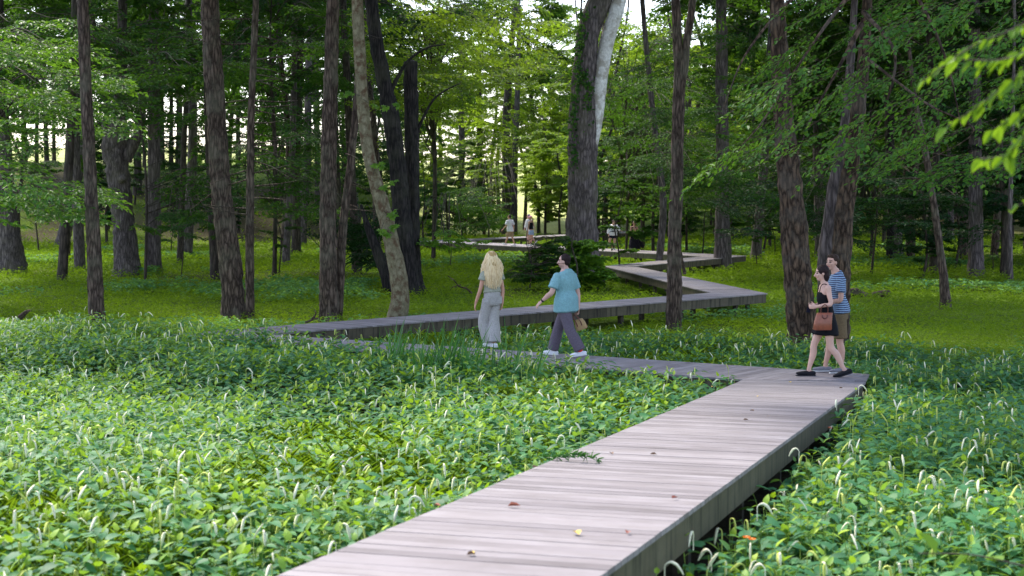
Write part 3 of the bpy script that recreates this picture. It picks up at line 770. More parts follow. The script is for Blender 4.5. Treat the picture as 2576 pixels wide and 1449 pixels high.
named_tree('tree', [(718, 668, 22), (722, 600, 18), (730, 480, 17), (738, 300, 15), (741, 0, 14)], 'bark_grey',
           'distant grey trunk leaning right beside its straight neighbour', .2, .3, crown=[HI(0, 12)])
named_tree('tree', [(828, 809, 50), (826, 700, 44), (825, 560, 41), (826, 400, 39), (832, 200, 34), (838, 0, 30)], 'bark_brown',
           'straight reddish brown trunk standing close behind the level walk', .35, .15, crown=[HI(0, 11, 1.2)], step=.08)
named_tree('tree', [(849, 807, 25), (856, 690, 23), (864, 560, 21), (880, 430, 19), (893, 300, 17), (903, 150, 15), (905, 0, 14)], 'bark_brown',
           'slender trunk leaning right from the foot of the reddish brown one', .35, .15, crown=[HI(1, 11, .8)],
           extra=twigs(870, 350, 560, 6, 1, 70, 3))
named_tree('sycamore', [(990, 836, 58), (1000, 800, 52), (1007, 755, 46), (1003, 700, 44), (989, 630, 40), (970, 550, 36), (948, 470, 33), (926, 380, 31), (913, 270, 30), (906, 150, 29), (899, 0, 27)], 'bark_syc',
           'mottled pale sycamore trunk swaying in an S beside the walk with leafy sprigs', .18, .1, step=.07)
named_tree('tree', [(1031, 742, 54), (1024, 660, 47), (1010, 540, 43), (1001, 430, 42), (986, 310, 40), (966, 200, 36), (948, 110, 32), (934, 0, 30)], 'bark_dark',
           'nearly black trunk bending left behind the mottled sycamore', .3, .5, crown=[HI(1, 12)],
           extra=[(None, None, [(975, 250, 14), (1000, 195, 10), (1030, 150, 7), (1075, 120, 5), (1120, 112, 3)]), (None, None, [(990, 745, 44), (974, 700, 34), (948, 630, 26), (925, 570, 17), (908, 515, 6)])])
named_tree('tree', [(1044, 738, 58), (1040, 700, 42), (1037, 600, 37), (1036, 450, 36), (1035, 300, 35), (1032, 156, 34)], 'bark_dark',
           'dark upright trunk with a broken top and spreading roots, right of the bent black one', .35, 1.1, top=0,
           extra=[(None, None, [(1044, 340, 9), (1085, 258, 6), (1120, 228, 4), (1160, 208, 2.5)])])
named_tree('tree', [(1272, 590, 32), (1273, 540, 25), (1275, 430, 22), (1273, 320, 20), (1280, 200, 18), (1292, 60, 14), (1300, 0, 11)], 'bark_grey',
           'straight grey trunk behind the people on the far walk', .2, .4, crown=[HI(0, 14, 1)])
root_, g_ = named_tree('sycamore', [(1462, 725, 100), (1464, 650, 82), (1465, 560, 76), (1466, 450, 74), (1467, 350, 72), (1468, 250, 62), (1472, 150, 56), (1482, 60, 50), (1500, 0, 42)], 'bark_grey',
           'massive grey trunk with climbing ivy and one white limb at centre', .3, .35, nseg=40, crown=[HI(0, 15, 1.4), HI(1, 16, 1.3, 2, -1)],
           extra=[('limb', 'bark_white', [(1478, 450, 18), (1490, 370, 26), (1501, 290, 32), (1508, 220, 36), (1518, 150, 36), (1534, 80, 37), (1552, 20, 36), (1562, -30, 34), (1580, -160, 20)]),
                  (None, None, [(1476, 130, 34), (1492, 80, 34), (1512, 30, 32), (1530, -10, 28)])], flare_h=.6)
BIGD = g_.y
# ivy on that trunk
def ivy(root, g, pts, n, seed, w=.33):
    r = np.random.default_rng(seed); A = Acc(); D = g.y
    f = r.random(n); q = catmull(np.array([list(PD(x, y, D - w) - g) for x, y in pts]), 400)[(f * 399).astype(int)]
    off = r.normal(0, .12, n); B = q + np.stack([off, -.05 + np.abs(off) * .5 + r.normal(0, .04, n), r.normal(0, .1, n)], 1)
    k = r.random(n) < .25 + .9 * (vnoise(B, 1.6, 5) > .42); B = B[k]; n = len(B)
    T = np.stack([r.normal(0, .7, n), r.uniform(-.6, -.1, n), r.normal(-.3, .5, n)], 1); N = np.stack([r.normal(0, .4, n), -np.ones(n), r.normal(.5, .3, n)], 1)
    L = r.uniform(.09, .16, n); oval_leaves(A, B, T, N, L, L * .75, r.uniform(.2, .9, n))
    link('ivy', A.mesh('ivy', [M['forest']]), root)
ivy(root_, g_, [(1448, 420), (1447, 300), (1455, 170), (1462, 60), (1478, -10)], 480, 3, .42)
ivy(root_, g_, [(1474, 330), (1476, 240), (1470, 180)], 260, 8, .4)
named_tree('tree', [(1652, 690, 16), (1664, 600, 17), (1668, 500, 16), (1657, 400, 15), (1642, 280, 14), (1632, 180, 13), (1622, 80, 12), (1616, 0, 12)], 'bark_grey',
           'slender lichened trunk curving left just behind the fork-topped one', .3, .2, crown=[HI(1, 12, .7)])
named_tree('tree', [(1694, 834, 38), (1696, 740, 36), (1697, 600, 33), (1702, 480, 31), (1704, 360, 29), (1707, 240, 29), (1708, 160, 24), (1703, 80, 22), (1700, 0, 20)], 'bark_brown',
           'brown tree forking high up, rising in front of the zigzag turn', .4, .25, crown=[HI(0, 11, .9)], step=.08,
           extra=[(None, None, [(1708, 235, 26), (1722, 170, 20), (1728, 100, 19), (1738, 40, 18), (1744, -20, 16)])])
named_tree('tree', [(1818, 680, 52), (1818, 640, 44), (1817, 560, 38), (1817, 430, 34), (1816, 250, 30), (1814, 0, 26)], 'bark_grey',
           'grey purple trunk beyond the right-hand turn of the walk', .25, .4, crown=[HI(1, 12, 1.1)])
rt_, g_ = named_tree('river_birch', [(2018, 884, 70), (2014, 780, 66), (2006, 680, 64), (1996, 560, 62), (1984, 440, 56), (1972, 300, 48), (1962, 150, 40), (1955, 0, 34)], 'bark_rough',
           'stout rough-barked trunk directly behind the couple, on their left side', .45, .25, nseg=36, crown=[HI(0, 11, 1.1)], step=.06)
BIRCH = g_
rt2_, g2_ = named_tree('river_birch', [(2113, 872, 46), (2113, 760, 46), (2116, 660, 46), (2124, 540, 44), (2140, 420, 40), (2156, 300, 36), (2170, 180, 30), (2182, 0, 24)], 'bark_rough',
           'dark rough trunk leaning right behind the man in stripes, its leafy limbs sweeping down', .45, .2, nseg=32, crown=[HI(1, 11, 1.1, -1)], step=.06, D=BIRCH.y + .6); BIRCH2 = rt2_
named_tree('river_birch', [(2078, 690, 40), (2080, 620, 38), (2090, 540, 36), (2104, 450, 34), (2120, 360, 30), (2132, 270, 26), (2140, 150, 20), (2150, 0, 16)], 'bark_grey',
           'greyer leaning trunk seen between the two rough trunks behind the couple', .4, .2, nseg=26, D=BIRCH.y + 1.6)
named_tree('tree', [(2379, 778, 27), (2374, 700, 21), (2364, 620, 19), (2350, 520, 17), (2334, 420, 16), (2318, 330, 14), (2300, 240, 11), (2285, 100, 8)], 'bark_brown',
           'slim crooked tree leaning left in the open grass at right', .3, .5, extra=twigs(2335, 300, 480, 5, 0, 90, 14))
named_tree('tree', [(2456, 698, 44), (2455, 640, 36), (2455, 540, 34), (2454, 420, 33), (2452, 250, 30), (2450, 0, 27)], 'bark_grey',
           'straight grey trunk with leaf shadow near the right edge', .25, .35, crown=[HI(0, 12, 1.1)])
named_tree('tree', [(2543, 712, 12), (2541, 560, 11), (2545, 380, 10), (2550, 200, 8), (2552, 0, 6)], 'bark_grey',
           'very thin pale trunk next to the right edge', .2, .2)
named_tree('tree', [(2240, 655, 22), (2240, 600, 19), (2242, 480, 18), (2240, 200, 15), (2240, 0, 13)], 'bark_dark', 'dark distant trunk right of the couple, deep in the shade', .2, .3, crown=[HI(1, 12)])
named_tree('tree', [(1158, 575, 20), (1158, 500, 16), (1162, 380, 15), (1160, 250, 14), (1163, 100, 12)], 'bark_grey', 'slim grey trunk above the left tip of the far zigzag', .2, .3)
named_tree('tree', [(1212, 560, 16), (1208, 480, 15), (1206, 300, 14), (1204, 120, 10)], 'bark_far', 'slender dark trunk left of the bright gap', .2, .3)
named_tree('tree', [(1378, 560, 10), (1375, 500, 12), (1360, 420, 12), (1345, 350, 12), (1338, 260, 10), (1325, 150, 8)], 'bark_far', 'thin bent trunk silhouetted against the bright gap', .2, .2)
named_tree('tree', [(1440, 545, 9), (1430, 400, 10), (1405, 300, 13), (1385, 240, 12), (1372, 150, 10)], 'bark_far', 'dark trunk leaning left beside the massive grey one', .2, .2)
named_tree('tree', [(1296, 548, 12), (1293, 480, 12), (1290, 400, 11), (1290, 250, 9)], 'bark_far', 'thin dark trunk right behind the straight grey one', .2, .2)
named_tree('tree', [(346, 490, 22), (347, 400, 18), (350, 250, 16), (352, 0, 14)], 'bark_far', 'dark trunk on the bank just right of the broken snag', .2, .4, crown=[(CAN['forest'][0], 9, 1, 0, 0)])

# trunks lined up on the crest of the bank at left, dark against the sky
r4 = random.Random(8); crest = []
for i, (x, w, ln) in enumerate([(62, 14, 0), (92, 10, 5), (118, 12, -4), (136, 9, 2), (268, 14, 3), (363, 9, 2), (408, 13, 0), (430, 11, 4), (456, 14, -3), (489, 16, 2), (575, 12, 16), (598, 11, 3), (662, 10, 2), (690, 11, -3), (775, 14, 4), (800, 10, 0), (872, 10, 6)]):
    D = 150 + r4.uniform(-6, 4); g = PD(x, 405, D); z = gz1(g.x, D)
    rr_ = w * K * D / F_PX / 2; A = Acc(); lx = ln * K * D / F_PX
    limb(A, [(0, 0, -.3), (lx * .3, 0, 3), (lx, 0, 9), (lx * 1.4, 0, 20)], [rr_ * 1.2, rr_, rr_ * .85, rr_ * .4], 9, .6, .15, .3, i)
    o = empty('tree', (g.x, D, z)); link('trunk', A.mesh('trunk', [M['bark_far']], smooth=True), o)
    c = link('crown', CAN['sparse'][i % 2], o); c.location = (lx, 0, 7.2 + r4.random() * 2.0); c.scale = (.95, .95, 1.0); c.rotation_euler = (0, 0, i)
    tag(o, 'x', 'tree', 'trunks lined up on the crest of the left bank'); crest.append((x, o))

# ---- background trees, scattered
def clear(x, y, xs): return True
placed = []
def far_enough(x, y, d):
    for a, b_ in placed:
        if (a - x) ** 2 + (b_ - y) ** 2 < d * d: return False
    placed.append((x, y)); return True
r5 = random.Random(44)
def px_of(x, y): return (512 + F_PX * x / (y * math.cos(PITCH))) / K
ONES = 'first second third fourth fifth sixth seventh eighth ninth tenth eleventh twelfth thirteenth fourteenth fifteenth sixteenth seventeenth eighteenth nineteenth'.split()
TENS = {2: 'twenty', 3: 'thirty', 4: 'forty', 5: 'fifty', 6: 'sixty'}
def ordn(i):
    if i <= 19: return ONES[i - 1]
    return TENS[i // 10][:-1] + 'ieth' if i % 10 == 0 else TENS[i // 10] + '-' + ONES[i % 10 - 1]
def ordinal(made, label):
    made.sort(key=lambda t: t[0])
    for i, (px, o) in enumerate(made):
        o['label'] = label + ', ' + ('leftmost' if i == 0 else 'rightmost' if i == len(made) - 1 else ordn(i + 1) + ' from left')
def zone(n, x0, x1, y0, y1, kind, lm, label, group, dmin=3.0, zc=None, gaps=(), cat='tree'):
    c = 0; tries = 0; made = []
    while c < n and tries < n * 60:
        tries += 1; y = r5.uniform(y0, y1); px = r5.uniform(x0, x1); x = (px * K - 512) / F_PX * y
        if any(a < px < b_ for a, b_ in gaps): continue
        if in_deck(np.array([x]), np.array([y]), 1.2)[0] or not far_enough(x, y, dmin): continue
        rz = r5.uniform(0, 6.28)
        if kind == 'und':
            k = r5.randrange(3); made.append((px, stand('understory_tree', x, y, rz, r5.uniform(.85, 1.2), SLIM[(0, 1, 2)[k]], [(UND[lm][k], 0, 1)], label, cat, group)))
        elif kind == 'tall':
            k = r5.randrange(4); z = zc if zc is not None else 8
            made.append((px, stand('forest_tree', x, y, rz, r5.uniform(.85, 1.15), TALL[k], [(CAN[lm][r5.randrange(2)], z + r5.uniform(-1, 2), r5.uniform(.95, 1.3))], label, cat, group, (r5.uniform(-.04, .04), r5.uniform(-.05, .05)))))
        elif kind == 'bush':
            made.append((px, stand('bush', x, y, rz, r5.uniform(.3, .45), SLIM[2], [(UND[lm][2], -.4, 1)], label, cat, group)))
        elif kind == 'far':
            k = r5.randrange(2); made.append((px, stand('understory_tree', x, y, rz, r5.uniform(.9, 1.25), SLIM[1], [(UNDF[k], 0, 1)], label, cat, group)))
        c += 1
    ordinal(made, label)
ordinal(crest, 'bare dark trunk on the crest of the left bank')
# left: leafy trees part way back, trunks on the bank
zone(11, -150, 960, 62, 104, 'tall', 'sparse', 'tall tree in the left woods', 'tall trees in the left woods', 5, 7.5)
zone(11, -200, 1000, 106, 146, 'tall', 'sparse', 'tall tree growing on the shady left bank', 'tall trees on the left bank', 5, 7.5)
zone(10, 640, 1180, 100, 140, 'und', 'forest', 'small layered tree left of the bright gap', 'small trees left of the bright gap', 3.5)
zone(5, -150, 640, 100, 112, 'und', 'dark', 'small shrubby tree at the foot of the left bank', 'small trees at the foot of the left bank', 3.5)
zone(14, -150, 1010, 156, 175, 'bush', 'lime', 'sunlit bush on the crest of the left bank', 'sunlit bushes on the crest of the left bank', 1.5, cat='bush')
zone(12, -150, 1000, 108, 145, 'und', 'forest', 'leafy small tree on the left bank', 'small leafy trees on the left bank', 3.5)
# centre: meadow glow partly carried by the lime leaf colour
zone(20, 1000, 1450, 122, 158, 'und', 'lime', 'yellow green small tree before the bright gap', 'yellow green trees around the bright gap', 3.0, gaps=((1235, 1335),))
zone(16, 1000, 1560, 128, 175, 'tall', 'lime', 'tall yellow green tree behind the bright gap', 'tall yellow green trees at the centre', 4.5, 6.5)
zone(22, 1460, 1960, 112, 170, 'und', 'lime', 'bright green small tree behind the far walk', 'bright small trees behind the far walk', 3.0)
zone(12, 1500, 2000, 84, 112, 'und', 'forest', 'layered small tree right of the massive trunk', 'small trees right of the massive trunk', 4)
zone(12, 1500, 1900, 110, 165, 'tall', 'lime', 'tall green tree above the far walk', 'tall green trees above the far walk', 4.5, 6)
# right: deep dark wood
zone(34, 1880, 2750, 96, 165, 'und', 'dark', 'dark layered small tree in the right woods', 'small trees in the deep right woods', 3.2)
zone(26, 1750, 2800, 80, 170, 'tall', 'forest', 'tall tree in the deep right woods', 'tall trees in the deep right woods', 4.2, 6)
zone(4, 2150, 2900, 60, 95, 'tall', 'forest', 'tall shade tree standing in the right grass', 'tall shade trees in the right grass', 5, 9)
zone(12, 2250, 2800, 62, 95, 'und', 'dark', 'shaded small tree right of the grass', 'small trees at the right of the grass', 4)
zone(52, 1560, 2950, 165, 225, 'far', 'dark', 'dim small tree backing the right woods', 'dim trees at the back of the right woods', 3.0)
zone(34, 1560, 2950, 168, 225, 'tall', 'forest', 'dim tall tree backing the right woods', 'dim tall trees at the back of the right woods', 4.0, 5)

# ---- leafy trees built from chosen sprays (tips given in the view, each at its own depth)
def limbs_only(A, g, mat, root, acc, seed):
    # arching limbs that leave the trunk above the frame and sweep down through the leaves
    for path in ARCHES:
        q = [np.array(PD(x, y, D) - g) for x, y, D, w in path]; limb(A, q, [w for x, y, D, w in path], 6, .2)
    link('limbs', A.mesh('limbs', [M[mat]], smooth=True), root)
ARCHES = [[(2176, -60, 26.5, .05), (2080, 60, 26, .028), (1985, 200, 25.5, .018), (1900, 330, 25, .012), (1800, 420, 25, .005)],
          [(2168, 60, 26.5, .05), (2110, 170, 26, .026), (2040, 300, 25.5, .016), (1992, 430, 24, .005)],
          [(2160, -120, 27, .05), (2000, -10, 27, .03), (1880, 130, 26.5, .018), (1820, 270, 26, .006)],
          [(2190, -160, 26, .05), (2300, -20, 25, .03), (2380, 150, 25, .02), (2420, 330, 25, .006)],
          [(2172, 30, 26, .045), (2250, 130, 25, .025), (2230, 260, 25, .015), (2170, 400, 25, .006)],
          [(2172, 140, 26, .03), (2330, 260, 24, .018), (2450, 330, 24, .01), (2300, 420, 24, .006)]]
def spray_tree(name, base, H, r, lmat, label, tips, seed, leafL, aspect=.6, protos=None, sc=(1, 1), tint0=.5, mat='bark_far', drop=0., cat='tree', trunk=True, link_limbs=True, clump=.4, root=None):
    """tips: (xd, yd, D, az, tilt)"""
    rng = np.random.default_rng(seed); protos = protos or PROTO_F
    g = PG(*base) if len(base) == 2 else PD(base[0], base[1], base[2])
    if root is None: root = empty(name, g)
    else: g = root.location.copy()
    acc = [[] for _ in range(5)]; A = Acc(); any_ = False
    if trunk:
        limb(A, [(0, 0, -.2), (.1, 0, H * .4), (-.1, .1, H * .75), (0, 0, H)], [r * 1.2, r, r * .7, r * .3], 10, .25, .15, .3, seed); any_ = True
    for (xd, yd, D, az, tilt) in tips:
        pr = protos[rng.integers(len(protos))]; s = rng.uniform(*sc) if sc[0] != sc[1] else sc[0]
        p = np.array(PD(xd, yd, D) - g); l = pr[3][:, 0].max() * s
        d = np.array([math.cos(az) * math.cos(tilt), math.sin(az) * math.cos(tilt), math.sin(tilt)]); st = p - d * l
        place_spray(acc, pr, st, az, tilt, s, rng.normal(0, .25))
        if link_limbs and trunk:
            zt = min(H * .95, max(H * .25, st[2] + .3 * np.linalg.norm(st[:2]) * -.3)); a = np.array([0, 0, zt]); m_ = (a + st) / 2 + np.array([0, 0, .12 * np.linalg.norm(st[:2])])
            limb(A, [a, m_, st], [min(r * .35, .02 + .006 * np.linalg.norm(st[:2])), .014, .006], 5, .3, cap=False); any_ = True
    if not trunk: limbs_only(A, g, mat, root, acc, seed); any_ = False
    if any_: link('trunk', A.mesh('trunk', [M[mat]], smooth=True), root)
    link('crown', crown_from(acc, 'crown', lmat, rng, leafL, aspect, .0045, tint0, .2, clump, mat, drop), root)
    return tag(root, label, cat) if label else root
def region_tips(n, poly, D0, D1, az0, az1, t0, t1, seed):
    r = random.Random(seed); out = []; xs = [p[0] for p in poly]; ys = [p[1] for p in poly]
    def inside(x, y):
        c = False
        for i in range(len(poly)):
            (x0, y0), (x1, y1) = poly[i], poly[i - 1]
            if (y0 > y) != (y1 > y) and x < (x1 - x0) * (y - y0) / (y1 - y0) + x0: c = not c
        return c
    while len(out) < n:
        x, y = r.uniform(min(xs), max(xs)), r.uniform(min(ys), max(ys))
        if inside(x, y): out.append((x, y, r.uniform(D0, D1), math.radians(r.uniform(az0, az1)), math.radians(r.uniform(t0, t1))))
    return out
# left beech-like trees with layered teal-green leaves
spray_tree('leafy_tree', (-60, 760), 10, .11, 'birch', 'leafy tree at the left edge with layered blue green sprays hanging before the trunks',
           region_tips(85, [(-40, 60), (200, 40), (380, 230), (360, 330), (150, 330), (-40, 420)], 38, 50, -60, 20, -15, 12, 1) +
           region_tips(30, [(-40, 430), (120, 410), (330, 470), (300, 530), (120, 570), (-40, 580)], 36, 46, -40, 20, -12, 8, 2), 31, (.12, .17), tint0=.5, sc=(1, 1.5))
spray_tree('leafy_tree', (365, 720), 9, .05, 'forest', 'leafy tree behind the broken snag, sprays spreading over its top',
           region_tips(34, [(180, 60), (480, 60), (500, 240), (400, 300), (230, 280)], 50, 64, 0, 360, -12, 12, 3) + region_tips(10, [(370, 420), (520, 440), (520, 520), (400, 560)], 56, 66, 150, 230, -10, 10, 4), 32, (.13, .19), tint0=.45, sc=(1.2, 1.8), protos=PROTO)
spray_tree('leafy_tree', (690, 700), 12, .08, 'forest', 'green layered tree filling the gap between the thin dead-twigged trunk and the reddish one',
           region_tips(46, [(640, 10), (880, 10), (900, 380), (800, 560), (650, 520), (700, 300)], 52, 75, 0, 360, -12, 12, 5), 33, (.13, .19), tint0=.4, sc=(1.2, 1.9), protos=PROTO)
spray_tree('leafy_tree', (1090, 660), 13, .1, 'lime', 'broad maple-like tree arching right of the broken-topped trunk with olive green layers',
           region_tips(95, [(950, 10), (1400, 20), (1430, 130), (1330, 230), (1180, 300), (1060, 420), (1050, 200)], 58, 84, -50, 50, -14, 8, 6), 34, (.13, .19), tint0=.2, sc=(1.3, 2.0), protos=PROTO)
spray_tree('leafy_tree', (1575, 640), 10, .07, 'forest', 'layered green tree just right of the massive trunk, arching over the far walk',
           region_tips(75, [(1540, 160), (1700, 60), (1830, 250), (1900, 520), (1740, 545), (1640, 500), (1580, 480), (1510, 450), (1520, 300)], 60, 84, 150, 390, -14, 8, 7), 35, (.13, .19), tint0=.5, sc=(1.2, 1.8), protos=PROTO)
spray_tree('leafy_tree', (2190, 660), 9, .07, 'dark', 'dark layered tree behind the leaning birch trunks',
           region_tips(70, [(1780, 440), (2320, 380), (2420, 560), (2300, 640), (2150, 620), (1840, 580)], 58, 80, 0, 360, -10, 8, 8), 36, (.13, .19), tint0=.45, sc=(1.2, 1.8), protos=PROTO)
# river birch foliage sweeping down from the upper right
tipsB = region_tips(74, [(1700, 440), (1760, 330), (1800, 200), (1800, 20), (2580, 0), (2580, 330), (2440, 400), (2300, 300), (2240, 330), (2180, 430), (2080, 400), (2000, 440), (1880, 370)], 22, 33, 175, 215, -35, -8, 9)
tipsB += region_tips(12, [(2080, 440), (2300, 420), (2420, 400), (2560, 330), (2560, 420), (2330, 470), (2200, 470)], 22, 30, 170, 200, -25, -5, 10)
tipsB += [(1692, 452, 25, 3.3, -.42), (1745, 428, 25, 3.3, -.4), (1815, 275, 26, 3.25, -.2), (1900, 250, 27, 3.3, -.3), (1985, 432, 24, 3.4, -.6), (1850, 400, 26, 3.4, -.5)]
spray_tree('river_birch', (2245, 905), 9.5, .07, 'birch', None, tipsB, 37, (.085, .12), .66, sc=(.9, 1.5), tint0=.42, mat='bark_rough', drop=.1, clump=.5, trunk=False, root=BIRCH2)

# ================================================================ people
def ell(A, c, r, ax=None, n=14):
    th = np.linspace(0, 2 * np.pi, n, endpoint=False); ph = np.linspace(0, np.pi, n // 2 + 1)[1:-1]
    PH, TH = np.meshgrid(ph, th, indexing='ij'); V = np.stack([np.sin(PH) * np.cos(TH), np.sin(PH) * np.sin(TH), np.cos(PH)], -1).reshape(-1, 3)
    V = np.concatenate([V, [[0, 0, 1], [0, 0, -1]]]) * np.array(r)
    if ax is not None: V = V @ np.array(ax)
    m = len(ph); j = np.arange(n); k = (np.arange(m - 1) * n)[:, None]
    q = np.stack([k + j, k + n + j, k + n + (j + 1) % n, k + (j + 1) % n], -1).reshape(-1, 4)
    t1 = np.stack([j, (j + 1) % n, np.full(n, m * n)], -1); t2 = np.stack([(m - 1) * n + (j + 1) % n, (m - 1) * n + j, np.full(n, m * n + 1)], -1)
    A.add(V + np.array(c), [q, t1, t2])
def tube(A, pts, radii, ref=(1, 0, 0), n=16, step=.02, mi=0, sq=2.0, capr=1.0):
    """closed tube with elliptical sections; radii: (along ref, across) pairs"""
    pts = np.asarray(pts, float); rad = np.array([r if isinstance(r, (tuple, list)) else (r, r) for r in radii], float)
    L = np.sum(np.linalg.norm(np.diff(pts, axis=0), axis=1)); q = catmull(np.concatenate([pts, rad], 1), max(5, int(L / step)))
    C, R = q[:, :3], np.maximum(q[:, 3:5], .001); T = nrmz(np.gradient(C, axis=0))
    # rounded ends
    def cap(c, t, r):
        cs, rs_ = [], []
        for a in (80, 55, 30): a = math.radians(a); cs.append(c + t * math.sin(a) * r.mean() * capr); rs_.append(r * math.cos(a))
        return cs, rs_
    c0, r0 = cap(C[0], -T[0], R[0]); c1, r1 = cap(C[-1], T[-1], R[-1])
    C = np.concatenate([c0, C, c1[::-1]]); R = np.concatenate([r0, R, r1[::-1]]); T = np.concatenate([[T[0]] * 3, T, [T[-1]] * 3])
    ref = np.asarray(ref, float); X = nrmz(ref[None] - (T @ ref)[:, None] * T); Y = np.cross(T, X)
    th = np.linspace(0, 2 * np.pi, n, endpoint=False); cx, sx = np.cos(th), np.sin(th)
    cx = np.sign(cx) * np.abs(cx) ** (2 / sq); sx = np.sign(sx) * np.abs(sx) ** (2 / sq)
    V = (C[:, None] + X[:, None] * (cx * R[:, :1])[..., None] + Y[:, None] * (sx * R[:, 1:])[..., None]).reshape(-1, 3)
    m = len(C); j = np.arange(n); k = (np.arange(m - 1) * n)[:, None]
    f = np.stack([k + j, k + (j + 1) % n, k + n + (j + 1) % n, k + n + j], -1).reshape(-1, 4)
    V = np.concatenate([V, [C[0] - T[0] * .0], [C[-1]]]); e = m * n
    A.add(V, [f, np.stack([(j + 1) % n, j, np.full(n, e)], -1), np.stack([(m - 1) * n + j, (m - 1) * n + (j + 1) % n, np.full(n, e + 1)], -1)], mi)
def voxel(name, A, vs, mat, parent=None, smooth=3, fold=None, paint=None, seed=0):
    raw = A.mesh('raw', [M['stem']]); o = bpy.data.objects.new('raw', raw); COL.objects.link(o)
    md = o.modifiers.new('r', 'REMESH'); md.mode = 'VOXEL'; md.voxel_size = vs
    sm = o.modifiers.new('s', 'SMOOTH'); sm.iterations = smooth; sm.factor = .5
    bpy.context.view_layer.update(); dg = bpy.context.evaluated_depsgraph_get()
    me = bpy.data.meshes.new_from_object(o.evaluated_get(dg)); bpy.data.objects.remove(o); bpy.data.meshes.remove(raw)
    n = len(me.vertices); V = np.empty(n * 3, np.float32); me.vertices.foreach_get('co', V); V = V.reshape(-1, 3)
    if fold:
        amp, sx_, sz_ = fold; Nn = np.empty(n * 3, np.float32); me.vertex_normals.foreach_get('vector', Nn); Nn = Nn.reshape(-1, 3)
        q = V * np.array([sx_, sx_, sz_]) + seed; w = vnoise(q + .6 * np.stack([V[:, 2] * sx_ * .8, 0 * V[:, 0], V[:, 0] * sz_], 1), 1, seed)
        V = V + Nn * ((1 - np.abs(2 * w - 1) * 2)[:, None]) * amp; me.vertices.foreach_set('co', V.astype(np.float32).ravel())
    me.materials.clear(); me.materials.append(mat)
    me.polygons.foreach_set('use_smooth', np.ones(len(me.polygons), bool))
    if paint is not None:
        a = me.attributes.new('col', 'FLOAT_COLOR', 'POINT'); c = np.ones((n, 4), np.float32); c[:, :3] = paint(V); a.data.foreach_set('color', c.ravel())
    me.name = name; me.update()
    return link(name, me, parent)

def attr_mat(name, rough=.5, spec=.35, sss=0.0):
    m, nt, b = newmat(name); at = nd(nt, 'ShaderNodeAttribute', attribute_name='col'); nt.links.new(at.outputs['Color'], b.inputs['Base Color'])
    b.inputs['Roughness'].default_value = rough; b.inputs['Specular IOR Level'].default_value = spec; return m
M['skin'] = attr_mat('skin')
def cloth(name, c, var=.12, rough=.85, scale=45): M[name] = plain(name, c, rough, var, scale, .15, .15); return M[name]
cloth('teal_cotton', (0.2, 0.38, 0.415)); cloth('purple_grey_twill', (0.12, 0.1, 0.13)); cloth('sage_cotton', (0.33, 0.34, 0.27)); cloth('pale_grey_denim', (0.4, 0.385, 0.37))
cloth('black_knit', (0.008, 0.008, 0.011)); cloth('khaki', (0.16, 0.115, 0.065)); cloth('white_cotton', (0.74, 0.74, 0.78), .06); cloth('light_khaki', (0.34, 0.25, 0.15)); cloth('light_denim', (0.3, 0.4, 0.58))
cloth('pink_cap', (0.75, 0.32, 0.48)); cloth('grey_canvas', (0.2, 0.2, 0.23)); cloth('white_shoe', (0.78, 0.78, 0.82), .05, .5); cloth('black_shoe', (0.012, 0.012, 0.016), .1, .6); cloth('red_sock', (0.7, 0.03, 0.02)); cloth('navy', (0.012, 0.013, 0.03))
M['sole_white'] = plain('white_sole', (0.7, 0.7, 0.7), .6, .05); M['sole_black'] = plain('black_sole', (0.02, 0.02, 0.024), .6, .05)
def hair_mat(name, stops, rough=.62):
    m, nt, b = newmat(name); b.inputs['Specular IOR Level'].default_value = .15; at = nd(nt, 'ShaderNodeAttribute', attribute_name='tint'); tc = nd(nt, 'ShaderNodeTexCoord')
    mp = nd(nt, 'ShaderNodeMapping'); mp.inputs['Scale'].default_value = (90, 90, 7); nt.links.new(tc.outputs['Object'], mp.inputs[0])
    no = nd(nt, 'ShaderNodeTexNoise', i_Scale=1.0, i_Detail=3.0); nt.links.new(mp.outputs[0], no.inputs['Vector'])
    ad = nd(nt, 'ShaderNodeMath', operation='MULTIPLY_ADD'); nt.links.new(no.outputs['Fac'], ad.inputs[0]); ad.inputs[1].default_value = .6; nt.links.new(at.outputs['Fac'], ad.inputs[2])
    r = ramp(nt, ad.outputs[0], stops); nt.links.new(r.outputs[0], b.inputs['Base Color']); b.inputs['Roughness'].default_value = rough
    bp = nd(nt, 'ShaderNodeBump', i_Strength=.5, i_Distance=.004); nt.links.new(no.outputs['Fac'], bp.inputs['Height']); nt.links.new(bp.outputs[0], b.inputs['Normal']); return m
M['blonde'] = hair_mat('blonde_hair', [(.1, (.12, .08, .04)), (.35, (.52, .35, .15)), (.7, (.8, .6, .34)), (1.0, (.92, .76, .5))])
M['dark_hair'] = hair_mat('dark_brown_hair', [(0, (.012, .008, .009)), (.6, (.035, .02, .02))]); M['grey_hair'] = hair_mat('grey_hair', [(0, (.15, .14, .17)), (.6, (.4, .38, .42))])
M['brown_hair'] = hair_mat('brown_hair', [(0, (.02, .012, .01)), (.6, (.06, .035, .025))])
